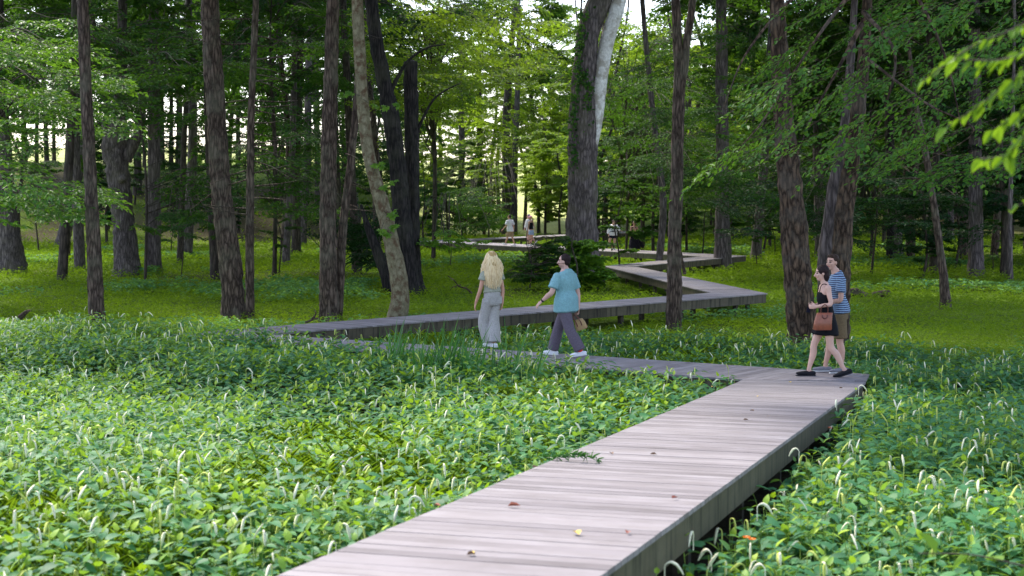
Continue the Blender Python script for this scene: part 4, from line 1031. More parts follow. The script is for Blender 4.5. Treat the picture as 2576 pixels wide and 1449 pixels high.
def stripe_mat():
    m, nt, b = newmat('striped_jersey'); tc = nd(nt, 'ShaderNodeTexCoord'); sp = nd(nt, 'ShaderNodeSeparateXYZ'); nt.links.new(tc.outputs['Object'], sp.inputs[0])
    no = nd(nt, 'ShaderNodeTexNoise', i_Scale=7.0); nt.links.new(tc.outputs['Object'], no.inputs['Vector'])
    ad = nd(nt, 'ShaderNodeMath', operation='MULTIPLY_ADD'); nt.links.new(no.outputs['Fac'], ad.inputs[0]); ad.inputs[1].default_value = .03; nt.links.new(sp.outputs['Z'], ad.inputs[2])
    mu = nd(nt, 'ShaderNodeMath', operation='DIVIDE'); nt.links.new(ad.outputs[0], mu.inputs[0]); mu.inputs[1].default_value = .032
    fr = nd(nt, 'ShaderNodeMath', operation='FRACT'); nt.links.new(mu.outputs[0], fr.inputs[0])
    r = ramp(nt, fr.outputs[0], [(0, (.02, .03, .09)), (.46, (.02, .03, .09)), (.5, (.24, .36, .52)), (.96, (.24, .36, .52))]); nt.links.new(r.outputs[0], b.inputs['Base Color']); b.inputs['Roughness'].default_value = .85
    return m
M['stripes'] = stripe_mat()

def A3(v): return np.array(v, float)
def hand(A, w, d, inward, thumb, curl=.6, s=1.0):
    d = unit(A3(d)); nn = A3(inward) - d * (A3(inward) @ d); nn = unit(nn); b = np.cross(nn, d)
    if b @ A3(thumb) < 0: b = -b                      # b points to the thumb side
    w = A3(w); tube(A, [w, w + d * .035 * s, w + d * .085 * s], [(.026 * s, .018 * s), (.036 * s, .016 * s), (.038 * s, .013 * s)], ref=b, n=12, step=.01)
    for k, (o, l) in enumerate([(.028, .072), (.0095, .08), (-.0095, .075), (-.028, .058)]):
        p = w + d * .085 * s + b * o * s; a = curl * (1 + .12 * k)
        d1 = unit(d * math.cos(a * .5) + nn * math.sin(a * .5)); d2 = unit(d * math.cos(a * 1.3) + nn * math.sin(a * 1.3))
        tube(A, [p - d * .02 * s, p, p + d1 * l * .5 * s, p + (d1 * .5 + d2 * .5) * l * s], [.0085 * s, .009 * s, .008 * s, .0065 * s], ref=b, n=8, step=.008)
    p = w + d * .025 * s + b * .028 * s; t1 = unit(d * .75 + b * .7 + nn * .25); t2 = unit(d * .95 + b * .2 + nn * .3)
    tube(A, [p - b * .012 * s, p + t1 * .032 * s, p + (t1 * .032 + t2 * .03) * s], [.012 * s, .010 * s, .0075 * s], ref=nn, n=8, step=.008)
def head(A, c, f, up, s=1.0):
    f = unit(A3(f)); up = A3(up); up = unit(up - f * (up @ f)); r = np.cross(f, up); ax = [r, f, up]; c = A3(c)
    pt = lambda x, y, z: c + (r * x + f * y + up * z) * s
    ell(A, pt(0, -.012, .03), (.076 * s, .098 * s, .092 * s), ax, 20)
    ell(A, pt(0, .022, -.02), (.064 * s, .07 * s, .088 * s), ax, 16)            # face
    ell(A, pt(0, .045, -.085), (.036 * s, .038 * s, .03 * s), ax)              # chin
    ell(A, pt(0, .015, -.065), (.055 * s, .06 * s, .045 * s), ax)             # jaw
    tube(A, [pt(0, .083, .015), pt(0, .1, -.012), pt(0, .112, -.034)], [.009 * s, .011 * s, .015 * s], ref=r, n=10, step=.01)
    for sx in (-1, 1):
        ell(A, pt(sx * .076, -.008, -.008), (.010 * s, .02 * s, .033 * s), ax, 10)   # ears
        ell(A, pt(sx * .034, .078, .026), (.026 * s, .012 * s, .008 * s), ax, 10)   # brows
        ell(A, pt(sx * .04, .062, -.025), (.024 * s, .02 * s, .022 * s), ax, 10)    # cheeks
    ell(A, pt(0, .085, -.057), (.024 * s, .012 * s, .011 * s), ax, 10)
    return pt, ax
def person(at, S):
    """S: joints in metres, x to the right of the view, y away, z up, origin on the deck"""
    root = empty('person', at); vs = S.get('vs', .0075); far = vs > .009
    B = Acc(); bulk = S.get('bulk', 1.0); w = S.get('w', 1.0)
    tf = unit(A3((*S['tf'], 0))); tr = np.cross(tf, [0, 0, 1.])                # torso forward and its right
    neck, pel = A3(S['neck']), A3(S['pelvis'])
    def lerp(t, dx=0.): return pel + (neck - pel) * t + tf * dx
    tor = [(lerp(-.06), (.13, .095)), (lerp(.0), (.168 * w, .125)), (lerp(.17, .0), (.155 * w, .115)), (lerp(.36, .01), (.137 * w, .105)), (lerp(.6, .01), (.158, .118)), (lerp(.8, 0), (.172, .105)), (lerp(.93, -.01), (.115, .075)), (lerp(1.03, 0), (.06, .06))]
    tor = [(p, (a * bulk, b_ * bulk)) for p, (a, b_) in tor]
    tube(B, [t[0] for t in tor], [t[1] for t in tor], ref=tr, n=24, step=.03)
    hc = A3(S['head']); hs = S.get('hs', 1.0); up = S.get('up', (0, 0, 1))
    nb = min(bulk, 1.15)
    tube(B, [neck + [0, 0, -.03], neck * .5 + (hc + [0, 0, -.06]) * .5, hc + [0, 0, -.03]], [.058 * nb, .052 * nb, .05 * nb], n=12)
    pt, ax = head(B, hc, (*S['hf'], S.get('hfz', 0)) if len(S['hf']) == 2 else S['hf'], up, hs)
    for sh, el, wr, hd, th, curl in S['arms']:
        sh, el, wr = A3(sh), A3(el), A3(wr); k = bulk
        ell(B, sh, (.058 * k,) * 3)
        tube(B, [sh, sh * .6 + el * .4, el, el * .6 + wr * .4, wr], [.052 * k, .047 * k, .038 * k, .037 * k, .025], n=14)
        inward = lerp(.3) - wr; inward[2] = 0
        hand(B, wr, hd, inward if np.linalg.norm(inward) > .02 else -tf, th, curl, S.get('hand', 1.0))
    for hp, kn, an, toe in S['legs']:
        hp, kn, an = A3(hp), A3(kn), A3(an); k = .5 + .5 * bulk; k *= S.get('legw', 1.0)
        calf = kn * .65 + an * .35 - tf * .015
        tube(B, [hp, hp * .6 + kn * .4, kn, calf, an * .85 + kn * .15, an], [.088 * k, .08 * k, .056 * k, .056 * k, .036 * k, .034], n=16)
        t = unit(A3(toe)); tube(B, [an - t * .04 + [0, 0, -.04], an + t * .05 + [0, 0, -.045], an + t * .15 + [0, 0, -.055]], [(.032, .035), (.04, .028), (.03, .014)], ref=np.cross(t, [0, 0, 1.]), n=12)
    sk = np.array(S.get('skin', (.52, .30, .22)))
    def paint(V):
        c = np.repeat(sk[None], len(V), 0) * (.92 + .16 * vnoise(V, 18, 3))[:, None]
        Q = (V - hc) @ np.array(ax).T / hs
        for sx in (-1, 1):
            k = ((Q[:, 0] - sx * .032) / .017) ** 2 + ((Q[:, 2] - .004) / .009) ** 2 < 1; c[k & (Q[:, 1] > .04)] = (.05, .035, .03)
            k = (np.abs(Q[:, 0] - sx * .034) < .022) & (np.abs(Q[:, 2] - .03) < .006) & (Q[:, 1] > .05); c[k] = S.get('brow', (.05, .03, .025))
        k = (np.abs(Q[:, 0]) < .024) & (np.abs(Q[:, 2] + .058) < .009) & (Q[:, 1] > .06); c[k] = sk * np.array([.95, .55, .6])
        if S.get('beard'):
            k = (Q[:, 2] < -.03) & (Q[:, 2] > -.13) & (Q[:, 1] > -.01) & (np.abs(Q[:, 2] + .058) > .009); c[k] = c[k] * .62 + np.array([.04, .025, .03]) * .38
        return c
    voxel('body', B, vs, M['skin'], root, 2, paint=paint)
    g = .014
    for spec in S['clothes']:
        kind, mat = spec[0], spec[1]; C = Acc(); o = spec[2] if len(spec) > 2 else {}
        gg = g + o.get('ease', 0)
        if kind in ('shirt', 'top'):
            zb = o['hem']; tt = (zb - pel[2]) / (neck[2] - pel[2]); pts = [(lerp(tt), ((.186 * w * bulk + .006, .145 * bulk + .006) if kind == 'shirt' and zb < pel[2] + .05 else (.16 * w * bulk, .122 * bulk)))] + [t for t in tor[1:] if (t[0][2] > zb + .06)]
            if zb < pel[2] + .05: pts = [pts[0]] + [(p_, (r0 * 1.09 + .006, r1 * 1.12 + .006)) if p_[2] < pel[2] + .2 else (p_, (r0, r1)) for p_, (r0, r1) in pts[1:]]
            pts = pts[:-1] + ([(neck + [0, 0, -.02], (.088 * nb, .07 * nb))] if kind == 'shirt' else [])
            ex = [(p, (a + gg + (.0 if i else .0), b_ + gg)) for i, (p, (a, b_)) in enumerate(pts)]
            if kind == 'top': ex = ex[:-1] 
            tube(C, [e[0] for e in ex], [e[1] for e in ex], ref=tr, n=24, step=.03, capr=.15)
            if o.get('collar'): tube(C, [neck + [0, 0, -.045], neck + [0, 0, .02]], [(.078 * nb, .078 * nb), (.068 * nb, .07 * nb)], n=16, capr=.1)
            for ai, (sh, el, wr, hd, th, curl) in enumerate(S['arms']):
                sh, el, wr = A3(sh), A3(el), A3(wr); f = o.get('sleeve', .6)
                if f <= 0: continue
                ell(C, sh + [0, 0, -.01], (.056 * bulk + gg * .6,) * 3)
                if f <= 1: e = sh + (el - sh) * f; tube(C, [sh, (sh + e) / 2, e], [.05 * bulk + gg * .5, .052 * bulk + gg * .8, .049 * bulk + gg + .006], n=16, capr=.1)
                else: e = el + (wr - el) * (f - 1); tube(C, [sh, (sh + el) / 2, el, e], [.054 * bulk + gg, .05 * bulk + gg, .046 * bulk + gg, .038 * bulk + gg], n=16, capr=.1)
        elif kind in ('trousers', 'shorts'):
            wz = o.get('waist', pel[2] + .02); t0 = (wz - pel[2]) / (neck[2] - pel[2])
            tube(C, [lerp(t0), lerp(-.03), lerp(-.2)], [(.15 * w * bulk + g * .8, .112 * bulk + g), (.168 * w * bulk + g, .130 * bulk + g * 1.1), (.15 * bulk + g, .122 * bulk + g)], ref=tr, n=24, step=.03, capr=.15)
            for hp, kn, an, toe in S['legs']:
                hp, kn, an = A3(hp), A3(kn), A3(an); k = (.5 + .5 * bulk) * S.get('legw', 1.0); f = o.get('len', 1.9)
                if f <= 1.3:
                    e = hp + (kn - hp) * f if f <= 1 else kn + (an - kn) * (f - 1); tube(C, [hp, hp * .5 + e * .5, e], [.09 * k + gg, .088 * k + gg, .084 * k + gg + o.get('flare', .0)], n=18, capr=.08)
                else:
                    e = an + (kn - an) * (2 - f) * .5
                    tube(C, [hp, hp * .6 + kn * .4, kn, kn * .5 + e * .5, e], [.09 * k + gg, .082 * k + gg, .064 * k + gg + o.get('flare', 0) * .5, .062 * k + gg + o.get('flare', 0), .06 * k + gg + o.get('flare', 0) * 1.1], n=18, capr=.08)
        elif kind == 'dress':
            secs = o['secs']; tube(C, [A3(s_[0]) for s_ in secs], [s_[1] for s_ in secs], ref=tr, n=28, step=.03, capr=.1)
        ob = voxel({'top': 'tank_top'}.get(kind, kind), C, vs * 1.05, M[mat], root, 2, fold=o.get('fold', (.006, 9, 5)), seed=len(mat))
        if o.get('label'): ob['label'] = o['label']
    # shoes
    for i, (hp, kn, an, toe) in enumerate(S['legs']):
        if 'shoe' not in S: break
        t = unit(A3(toe)); an = A3(an); sd_ = np.cross(t, [0, 0, 1.]); sd_ = unit(sd_); dn = np.cross(sd_, t); dn = dn if dn[2] < 0 else -dn
        C = Acc(); q = an + dn * .05
        tube(C, [q - t * .075, q - t * .01, q + t * .09, q + t * .175], [(.034, .036), (.04, .046), (.046, .036), (.036, .022)], ref=sd_, n=16, step=.015)
        if S.get('hi', 0): tube(C, [q - t * .02, an + [0, 0, .02]], [.045, .044], n=12, capr=.2)
        sh = voxel('shoe', C, vs * .9, M[S['shoe'][0]], root, 2)
        C = Acc(); z0 = q + dn * .034
        tube(C, [z0 - t * .085, z0 + t * .05, z0 + t * .19], [(.038, .012), (.047, .011), (.034, .010)], ref=sd_, n=16, step=.015, sq=3)
        voxel('sole', C, vs * .8, M[S['shoe'][1]], sh, 1)
    # hair
    if S.get('hair'):
        kind, mat = S['hair']; C = Acc()
        if kind == 'short':
            ell(C, pt(0, -.03, .045), (.086 * hs, .094 * hs, .088 * hs), ax, 20); ell(C, pt(0, -.055, -.005), (.077 * hs, .055 * hs, .07 * hs), ax, 16)
            if S.get('fringe'): ell(C, pt(0, .035, .095), (.07 * hs, .05 * hs, .03 * hs), ax)
        elif kind == 'bob':
            ell(C, pt(0, -.022, .04), (.09 * hs, .1 * hs, .095 * hs), ax, 20); ell(C, pt(0, -.06, -.045), (.078 * hs, .058 * hs, .085 * hs), ax, 16); ell(C, pt(0, -.055, -.1), (.06 * hs, .045 * hs, .05 * hs), ax)
        elif kind == 'tail':
            ell(C, pt(0, -.022, .04), (.088 * hs, .1 * hs, .092 * hs), ax, 20); tube(C, [pt(0, -.1, .0), pt(0, -.14, -.06), pt(0, -.13, -.17), pt(0, -.12, -.26)], [.03, .04, .035, .012])
        if kind != 'long': voxel('hair', C, vs, M[mat], root, 2, fold=(.004, 40, 10))
        else:
            f, r, u = ax[1], ax[0], ax[2]; q = np.random.default_rng(4); C = Acc()
            ell(C, pt(0, -.015, .05), (.094, .108, .098), ax, 20)
            for j, (z, wx, wy, yb) in enumerate([(.0, .10, .08, -.05), (-.1, .115, .075, -.075), (-.2, .135, .065, -.085), (-.29, .135, .045, -.085)]): ell(C, pt(0, yb, z), (wx, wy, .085), ax, 16)
            hb = voxel('hair', C, vs, M[mat], root, 3, fold=(.006, 30, 5))
            SA = Acc()
            for j in range(520):
                a = q.uniform(-1.95, 1.95); ln = q.uniform(.36, .60) * (1 - .12 * abs(a)); d0 = lambda a_, R_, z_: pt(math.sin(a_) * R_, -math.cos(a_) * R_ - .01, z_)
                wob = lambda: q.normal(0, .007)
                R_ = q.uniform(.96, 1.05); pts = [pt(math.sin(a) * .02, -.02 + q.normal(0, .02), .145), d0(a, .082 * R_, .10), d0(a, .112 * R_, .03)]
                for s_ in (.14, .28, .42, .56, .7, .85, 1.0):
                    z = .03 - ln * s_; wide = .116 + .085 * math.sin(s_ * 2.2); pts.append(pt(math.sin(a * .92) * wide * R_ + wob(), -max(.2 + .0, math.cos(a)) * (.10 + .055 * s_) * R_ - .02 + wob(), z))
                n_ = len(pts); limb(SA, np.array(pts), np.array([.003] + [.0055] * (n_ - 3) + [.004, .0015]), 4, .03, cap=False)
                SA.T[-1][:] = np.clip(q.normal(.56, .2), .1, 1)
            link('hair_strands', SA.mesh('hair_strands', [M[mat]], smooth=True), hb)
    return root, pt, ax
def seen(xd, yd): p = P(xd, yd, 0.0); return (p.x, p.y, .002)

# --- man in the teal polo shirt
r_, pt_, ax_ = person(seen(1421, 897.5), dict(bulk=1.17, w=1.0, tf=(-.72, .69), hf=(-.97, .24), head=(-.02, .0, 1.655), neck=(.0, .0, 1.50), pelvis=(.02, .0, .93), skin=(.56, .34, .28), beard=True,
    arms=[((-.135, -.125, 1.395), (-.235, -.2, 1.13), (-.405, -.16, .975), (-.7, .05, -.65), (-.3, 0, .8), .5), ((.14, .125, 1.395), (.225, .14, 1.10), (.235, .09, .83), (-.05, -.05, -1), (-.9, 0, 0), 1.5)],
    legs=[((.06, .07, .9), (-.105, .2, .50), (-.2, .3, .095), (-.83, .5, .0)), ((-.035, -.08, .9), (.08, -.14, .48), (.26, -.2, .125), (-.88, .4, -.18))],
    clothes=[('trousers', 'purple_grey_twill', dict(len=1.94, flare=.014, fold=(.006, 6, 8))), ('shirt', 'teal_cotton', dict(hem=.80, hemr=(.195, .145), sleeve=.72, collar=True, ease=.012, fold=(.011, 6, 4)))],
    shoe=('white_shoe', 'sole_white'), hair=('short', 'dark_hair')))
tag(r_, 'person in a teal polo shirt and grey trousers walking left on the level walk', 'person')
wA = Acc(); wr = np.array([-.395, -.162, .985]); wd = unit(np.array([-.17, .04, -.155]))
tube(wA, [wr - wd * .012, wr + wd * .012], [.034, .034], ref=(0, 1, 0), n=16, capr=.1); link('wristwatch', wA.mesh('wristwatch', [M['black_shoe']], smooth=True), r_)
sA = Acc(); tube(sA, [(.255, -.2, .11), (.245, -.2, .19)], [.047, .045], n=14, capr=.2); link('sock', sA.mesh('sock', [M['red_sock']], smooth=True), r_)
TEAL = Vector(seen(1421, 897.5))
# --- long-haired person
r_, pt_, ax_ = person(seen(1236, 874), dict(bulk=.9, w=1.02, tf=(-.5, .86), hf=(-.35, .93), head=(.0, .02, 1.63), neck=(.01, .0, 1.47), pelvis=(.02, .0, .90), skin=(.55, .29, .2),
    arms=[((-.13, -.07, 1.375), (-.20, -.1, 1.07), (-.285, -.06, .82), (-.2, .1, -1), (-.3, .5, 0), .5), ((.15, .07, 1.375), (.21, .05, 1.07), (.205, .0, .82), (-.1, -.05, -1), (-.5, .5, 0), .7)],
    legs=[((-.06, -.04, .88), (-.14, .06, .47), (-.05, .1, .1), (-.5, .86, -.1)), ((.08, .04, .88), (.05, .02, .47), (.05, -.04, .1), (-.5, .86, 0))],
    clothes=[('trousers', 'pale_grey_denim', dict(waist=1.06, len=1.96, flare=.04, ease=.006, fold=(.007, 7, 3))), ('shirt', 'sage_cotton', dict(hem=1.02, hemr=(.135, .1), sleeve=.42, ease=.014, fold=(.009, 7, 5)))],
    shoe=('white_shoe', 'sole_white'), hair=('long', 'blonde')))
tag(r_, 'person with very long wavy blonde hair seen from behind, sage top and pale wide trousers', 'person')
bA = Acc(); tube(bA, [(.02, .0, 1.03), (.02, .0, 1.065)], [(.162, .126), (.158, .123)], ref=(.86, .5, 0), n=24, capr=.1); link('belt', bA.mesh('belt', [M['sage_cotton']], smooth=True), r_)
pk = Acc()
for sx in (-1, 1):
    c = np.array([.02, 0, .88]) + np.array([.86, .5, 0]) * .075 * sx - np.array([-.5, .86, 0]) * .137; R3 = np.array([.86, .5, 0]) * .052; Z3 = np.array([0, 0, .065]); F3 = -np.array([-.5, .86, 0]) * .006
    vs_ = [c + a * R3 + b_ * Z3 + d * F3 for d in (0, 1) for a, b_ in ((-1, -1), (1, -1), (1, 1), (-1, 1))]
    link('pocket', (lambda A: (A.add(vs_, [np.array([[3, 2, 1, 0], [4, 5, 6, 7], [0, 1, 5, 4], [1, 2, 6, 5], [2, 3, 7, 6], [3, 0, 4, 7]])]), A.mesh('pocket', [M['pale_grey_denim']]))[1])(Acc()), r_)
# --- couple at the corner
r_, pt_, ax_ = person(seen((3080 + 510 / 2.415) / 1.5901, (960 + 1318 / 2.415) / 1.5901), dict(bulk=.86, w=1.04, tf=(-1, .0), hf=(-1, -.02), hfz=-.08, head=(-.035, .0, 1.595), neck=(.005, .0, 1.44), pelvis=(.045, .0, .90), skin=(.6, .37, .3), legw=1.02,
    arms=[((.035, -.165, 1.37), (.065, -.215, 1.13), (-.14, -.19, 1.09), (-1, .2, .0), (0, .2, 1), 1.1), ((.0, .165, 1.37), (.03, .2, 1.13), (-.13, .02, 1.09), (-1, -.35, .1), (0, -.3, 1), 1.0)],
    legs=[((.05, -.085, .86), (.10, -.09, .47), (.31, -.10, .12), (-.95, -.05, -.3)), ((.03, .085, .86), (-.125, .08, .48), (-.2, .08, .09), (-1, -.05, 0))],
    clothes=[('dress', 'black_knit', dict(fold=(.007, 14, 2), secs=[((.03, 0, .655), (.19, .205)), ((.04, 0, .80), (.18, .17)), ((.045, 0, .93), (.165, .125)), ((.03, 0, 1.08), (.132, .10)), ((.01, 0, 1.22), (.148, .112)), ((-.005, 0, 1.31), (.13, .09))]))],
    shoe=('black_shoe', 'sole_black'), hair=('bob', 'dark_hair')))
tag(r_, 'person in a short sleeveless black dress striding left, hands together, hair dark', 'person')
for s_ in (-1, 1):
    sA = Acc(); limb(sA, [(-.085, .07 * s_, 1.30), (-.05, .085 * s_, 1.415), (.02, .085 * s_, 1.425), (.085, .05 * s_, 1.33), (.09, .03 * s_, 1.26)], [.006] * 5, 6, .02); link('strap', sA.mesh('strap', [M['black_knit']], smooth=True), r_)
W1 = Vector(r_.location)
r_, pt_, ax_ = person(seen((3080 + 604 / 2.415) / 1.5901, (960 + 1284 / 2.415) / 1.5901), dict(bulk=1.02, tf=(-1, -.1), hf=(-.82, -.57), head=(-.025, .0, 1.74), neck=(.03, .0, 1.585), pelvis=(.08, .0, .97), skin=(.56, .33, .26), beard=False, brow=(.06, .04, .03),
    arms=[((.075, -.2, 1.475), (.06, -.25, 1.17), (-.16, -.2, 1.10), (-.95, .1, -.1), (0, .2, 1), .8), ((.05, .2, 1.475), (.07, .25, 1.18), (-.02, .22, .93), (-.3, 0, -1), (-1, 0, 0), .6)],
    legs=[((.08, -.09, .93), (.09, -.09, .5), (.13, -.08, .1), (-1, -.05, -.05)), ((.06, .09, .93), (-.03, .09, .5), (-.09, .12, .1), (-1, -.05, 0))],
    clothes=[('shorts', 'khaki', dict(len=.86, ease=.01, flare=.012)), ('shirt', 'stripes', dict(hem=.96, hemr=(.18, .135), sleeve=.62, ease=.01, fold=(.008, 6, 4)))],
    shoe=('grey_canvas', 'sole_white'), hair=('short', 'brown_hair'), fringe=True))
tag(r_, 'person in a blue striped shirt and khaki shorts walking just behind the black dress', 'person')
# --- far walkers
V9 = .0115
r_, pt_, ax_ = person(seen((1980 + 525 / 9.056) / 1.5901, 617.8), dict(vs=V9, bulk=1.0, tf=(-.75, .66), hf=(-.95, .3), head=(-.01, 0, 1.655), neck=(.01, 0, 1.5), pelvis=(.04, 0, .9), skin=(.5, .29, .2),
    arms=[((-.13, -.12, 1.41), (-.2, -.15, 1.15), (-.37, -.1, .95), (-.7, 0, -.6), (0, 0, 1), .6), ((.17, .12, 1.41), (.25, .12, 1.13), (.24, .08, .88), (0, 0, -1), (-1, 0, 0), .8)],
    legs=[((-.02, -.06, .86), (-.12, -.04, .5), (-.24, -.05, .14), (-.85, .3, .25)), ((.08, .06, .86), (.16, .06, .49), (.28, .04, .1), (-.9, .3, 0))],
    clothes=[('shorts', 'light_khaki', dict(len=.82, ease=.012, flare=.02)), ('shirt', 'white_cotton', dict(hem=.83, hemr=(.18, .135), sleeve=.72, ease=.02, fold=(.012, 6, 4)))],
    shoe=('white_shoe', 'sole_white'), hair=('short', 'dark_hair')))
tag(r_, 'person in a white t-shirt and tan shorts striding left on the far walk', 'person')
M['print'] = plain('shirt_print', (.42, .25, .4), .9, .05)
dA = Acc(); c0 = np.array([.09, -.04, 1.22]); tb = np.array([.75, -.66, 0]); tr_ = np.array([.66, .75, 0])
def on_back(a, b_): return c0 + tr_ * a + np.array([0, 0, b_]) + tb * (.135 - 1.4 * a * a)
q_ = [on_back(.07 * math.cos(t), .085 * math.sin(t)) for t in np.linspace(-.6, 3.74, 16)]; limb(dA, q_, [.006] * 16, 5, .02)
q_ = [on_back(-.05 + .1 * t, -.085 + .01 * math.sin(t * 9)) for t in np.linspace(0, 1, 8)]; limb(dA, q_, [.008] * 8, 5, .02)
limb(dA, [on_back(-.02, -.07), on_back(-.01, .0), on_back(.02, .04)], [.005] * 3, 5, .02)
link('shirt_print', dA.mesh('shirt_print', [M['print']]), r_)
r_, pt_, ax_ = person(seen((1980 + 1235 / 9.056) / 1.5901, 616.0), dict(vs=V9, bulk=1.02, tf=(-.8, .6), hf=(-1, .1), head=(-.04, 0, 1.68), neck=(-.01, 0, 1.52), pelvis=(.03, 0, .92), skin=(.6, .33, .29),
    arms=[((-.11, -.13, 1.43), (-.17, -.15, 1.18), (-.25, -.12, .96), (-.4, 0, -.9), (0, .5, .5), .6), ((.11, .13, 1.43), (.2, .15, 1.15), (.2, .1, .9), (0, 0, -1), (-1, 0, 0), .8)],
    legs=[((-.02, -.06, .88), (-.08, -.04, .5), (-.06, -.05, .1), (-1, .1, 0)), ((.06, .06, .88), (.08, .08, .49), (.15, .1, .12), (-1, .2, -.2))],
    clothes=[('shorts', 'light_khaki', dict(len=.85, ease=.01, flare=.02)), ('shirt', 'white_cotton', dict(hem=.86, hemr=(.18, .135), sleeve=1.72, ease=.02, fold=(.012, 6, 4)))],
    shoe=('black_shoe', 'sole_white'), hair=('short', 'grey_hair')))
tag(r_, 'grey-haired person in a long-sleeved white shirt, half hidden behind the pink cap', 'person')
r_, pt_, ax_ = person(seen((1980 + 1290 / 9.056) / 1.5901, 618.6), dict(vs=V9, bulk=.88, tf=(-.8, .6), hf=(-1, .15), head=(-.01, 0, 1.6), neck=(.01, 0, 1.45), pelvis=(.04, 0, .88), skin=(.55, .32, .24),
    arms=[((-.09, -.12, 1.37), (-.12, -.15, 1.13), (-.15, -.13, .92), (0, 0, -1), (-1, 0, 0), .6), ((.12, .12, 1.37), (.2, .13, 1.12), (.28, .1, .86), (.4, 0, -.9), (-1, 0, 0), .6)],
    legs=[((0, -.06, .84), (-.05, -.06, .46), (-.03, -.06, .09), (-1, .1, 0)), ((.08, .06, .84), (.09, .08, .45), (.26, .1, .27), (-.6, .1, -.8))],
    clothes=[('shorts', 'light_denim', dict(len=.5, ease=.012, flare=.014)), ('top', 'black_knit', dict(hem=.96, hemr=(.14, .1), sleeve=0))],
    shoe=('white_shoe', 'sole_white'), hair=('tail', 'blonde')))
cA = Acc(); ell(cA, pt_(0, -.01, .065), (.094, .108, .07), ax_, 18); tube(cA, [pt_(0, .07, .06), pt_(0, .16, .045)], [(.07, .008), (.05, .006)], ref=ax_[0], n=12)
voxel('cap', cA, .008, M['pink_cap'], r_, 1)
tag(r_, 'person in a pink cap, black tank top and denim shorts on the far walk', 'person')
r_, pt_, ax_ = person(seen((2400 + 490 / 9.66) / 1.5901, 628.6), dict(vs=V9, bulk=.95, w=1.0, tf=(.1, -1), hf=(.25, -.97), head=(.05, 0, 1.47), neck=(.03, 0, 1.33), pelvis=(.01, 0, .8), skin=(.55, .33, .25), hs=.95,
    arms=[((-.13, 0, 1.25), (-.2, -.03, 1.02), (-.22, -.08, .82), (0, -.1, -1), (.5, -.5, 0), .8), ((.19, 0, 1.26), (.32, -.03, 1.13), (.42, -.1, 1.02), (.8, -.2, -.4), (0, 0, 1), .8)],
    legs=[((-.08, 0, .76), (-.17, -.07, .46), (-.02, 0, .1), (-.1, -1, -.1)), ((.1, 0, .76), (.1, -.03, .42), (.08, -.12, .1), (.1, -1, 0))],
    clothes=[('shorts', 'navy', dict(len=.42, ease=.02, flare=.02)), ('shirt', 'white_cotton', dict(hem=.78, hemr=(.18, .13), sleeve=1.75, ease=.028, fold=(.014, 6, 6)))],
    shoe=('white_shoe', 'sole_white'), hair=('bob', 'brown_hair')))
tag(r_, 'person in a loose white sweatshirt and dark shorts facing the camera on the far walk', 'person')
bA = Acc(); limb(bA, [(-.2, -.08, .93), (-.1, -.165, .97), (.02, -.175, 1.0), (.15, -.15, 1.0), (.22, -.05, 1.0)], [.012] * 5, 8, .02); tube(bA, [(-.05, -.19, .985), (.08, -.19, 1.0)], [(.035, .025)] * 2, ref=(0, 0, 1), n=12)
voxel('waist_bag', bA, .009, M['navy'], r_, 1)
for a_, b_ in (((.24, 0, 1.27), (.3, -.02, 1.2)), ((.29, 0, 1.2), (.33, -.02, 1.14))):
    p_ = (np.array(a_) + np.array(b_)) / 2; d_ = unit(np.array(b_) - np.array(a_)); sA = Acc(); tube(sA, [p_ - d_ * .012, p_ + d_ * .012], [.088, .086], n=16, capr=.1); link('sleeve_band', sA.mesh('sleeve_band', [M['navy']], smooth=True), r_)
r_, pt_, ax_ = person(seen((2400 + 1300 / 9.66) / 1.5901, 631.6), dict(vs=V9, bulk=.86, tf=(-.3, -.95), hf=(-.5, -.85), head=(.02, 0, 1.44), neck=(.02, 0, 1.3), pelvis=(.02, 0, .82), skin=(.45, .25, .18), hs=.95,
    arms=[((-.13, 0, 1.23), (-.18, -.05, 1.0), (-.19, -.08, .78), (0, -.1, -1), (.5, -.5, 0), .8), ((.16, 0, 1.23), (.25, -.03, 1.0), (.31, -.1, .82), (.3, -.2, -1), (-1, 0, 0), .8)],
    legs=[((-.06, 0, .78), (-.07, -.04, .42), (-.09, -.08, .09), (-.6, -.8, 0)), ((.08, 0, .78), (.08, 0, .42), (.09, 0, .09), (-.5, -.8, 0))],
    clothes=[('dress', 'black_knit', dict(fold=(.02, 10, 1.5), secs=[((.04, 0, .13), (.3, .25)), ((.03, 0, .35), (.27, .22)), ((.02, 0, .6), (.22, .17)), ((.02, 0, .85), (.165, .125)), ((.02, 0, 1.0), (.125, .1)), ((.02, 0, 1.15), (.14, .105)), ((.02, 0, 1.24), (.13, .08))]))],
    hair=('bob', 'dark_hair')))
kA = Acc(); tube(kA, [(.12, .03, .6), (.27, .05, .42), (.42, .06, .3), (.53, .07, .27)], [(.12, .05), (.15, .03), (.13, .02), (.05, .01)], ref=(.3, 0, 1), n=16); tube(kA, [(.25, .03, .3), (.34, .03, .12)], [(.09, .03), (.04, .02)], n=12)
voxel('dress_train', kA, .014, M['black_knit'], r_, 2, fold=(.01, 14, 3))
tag(r_, 'person in a long flowing black dress on the far walk beside the white sweatshirt', 'person')

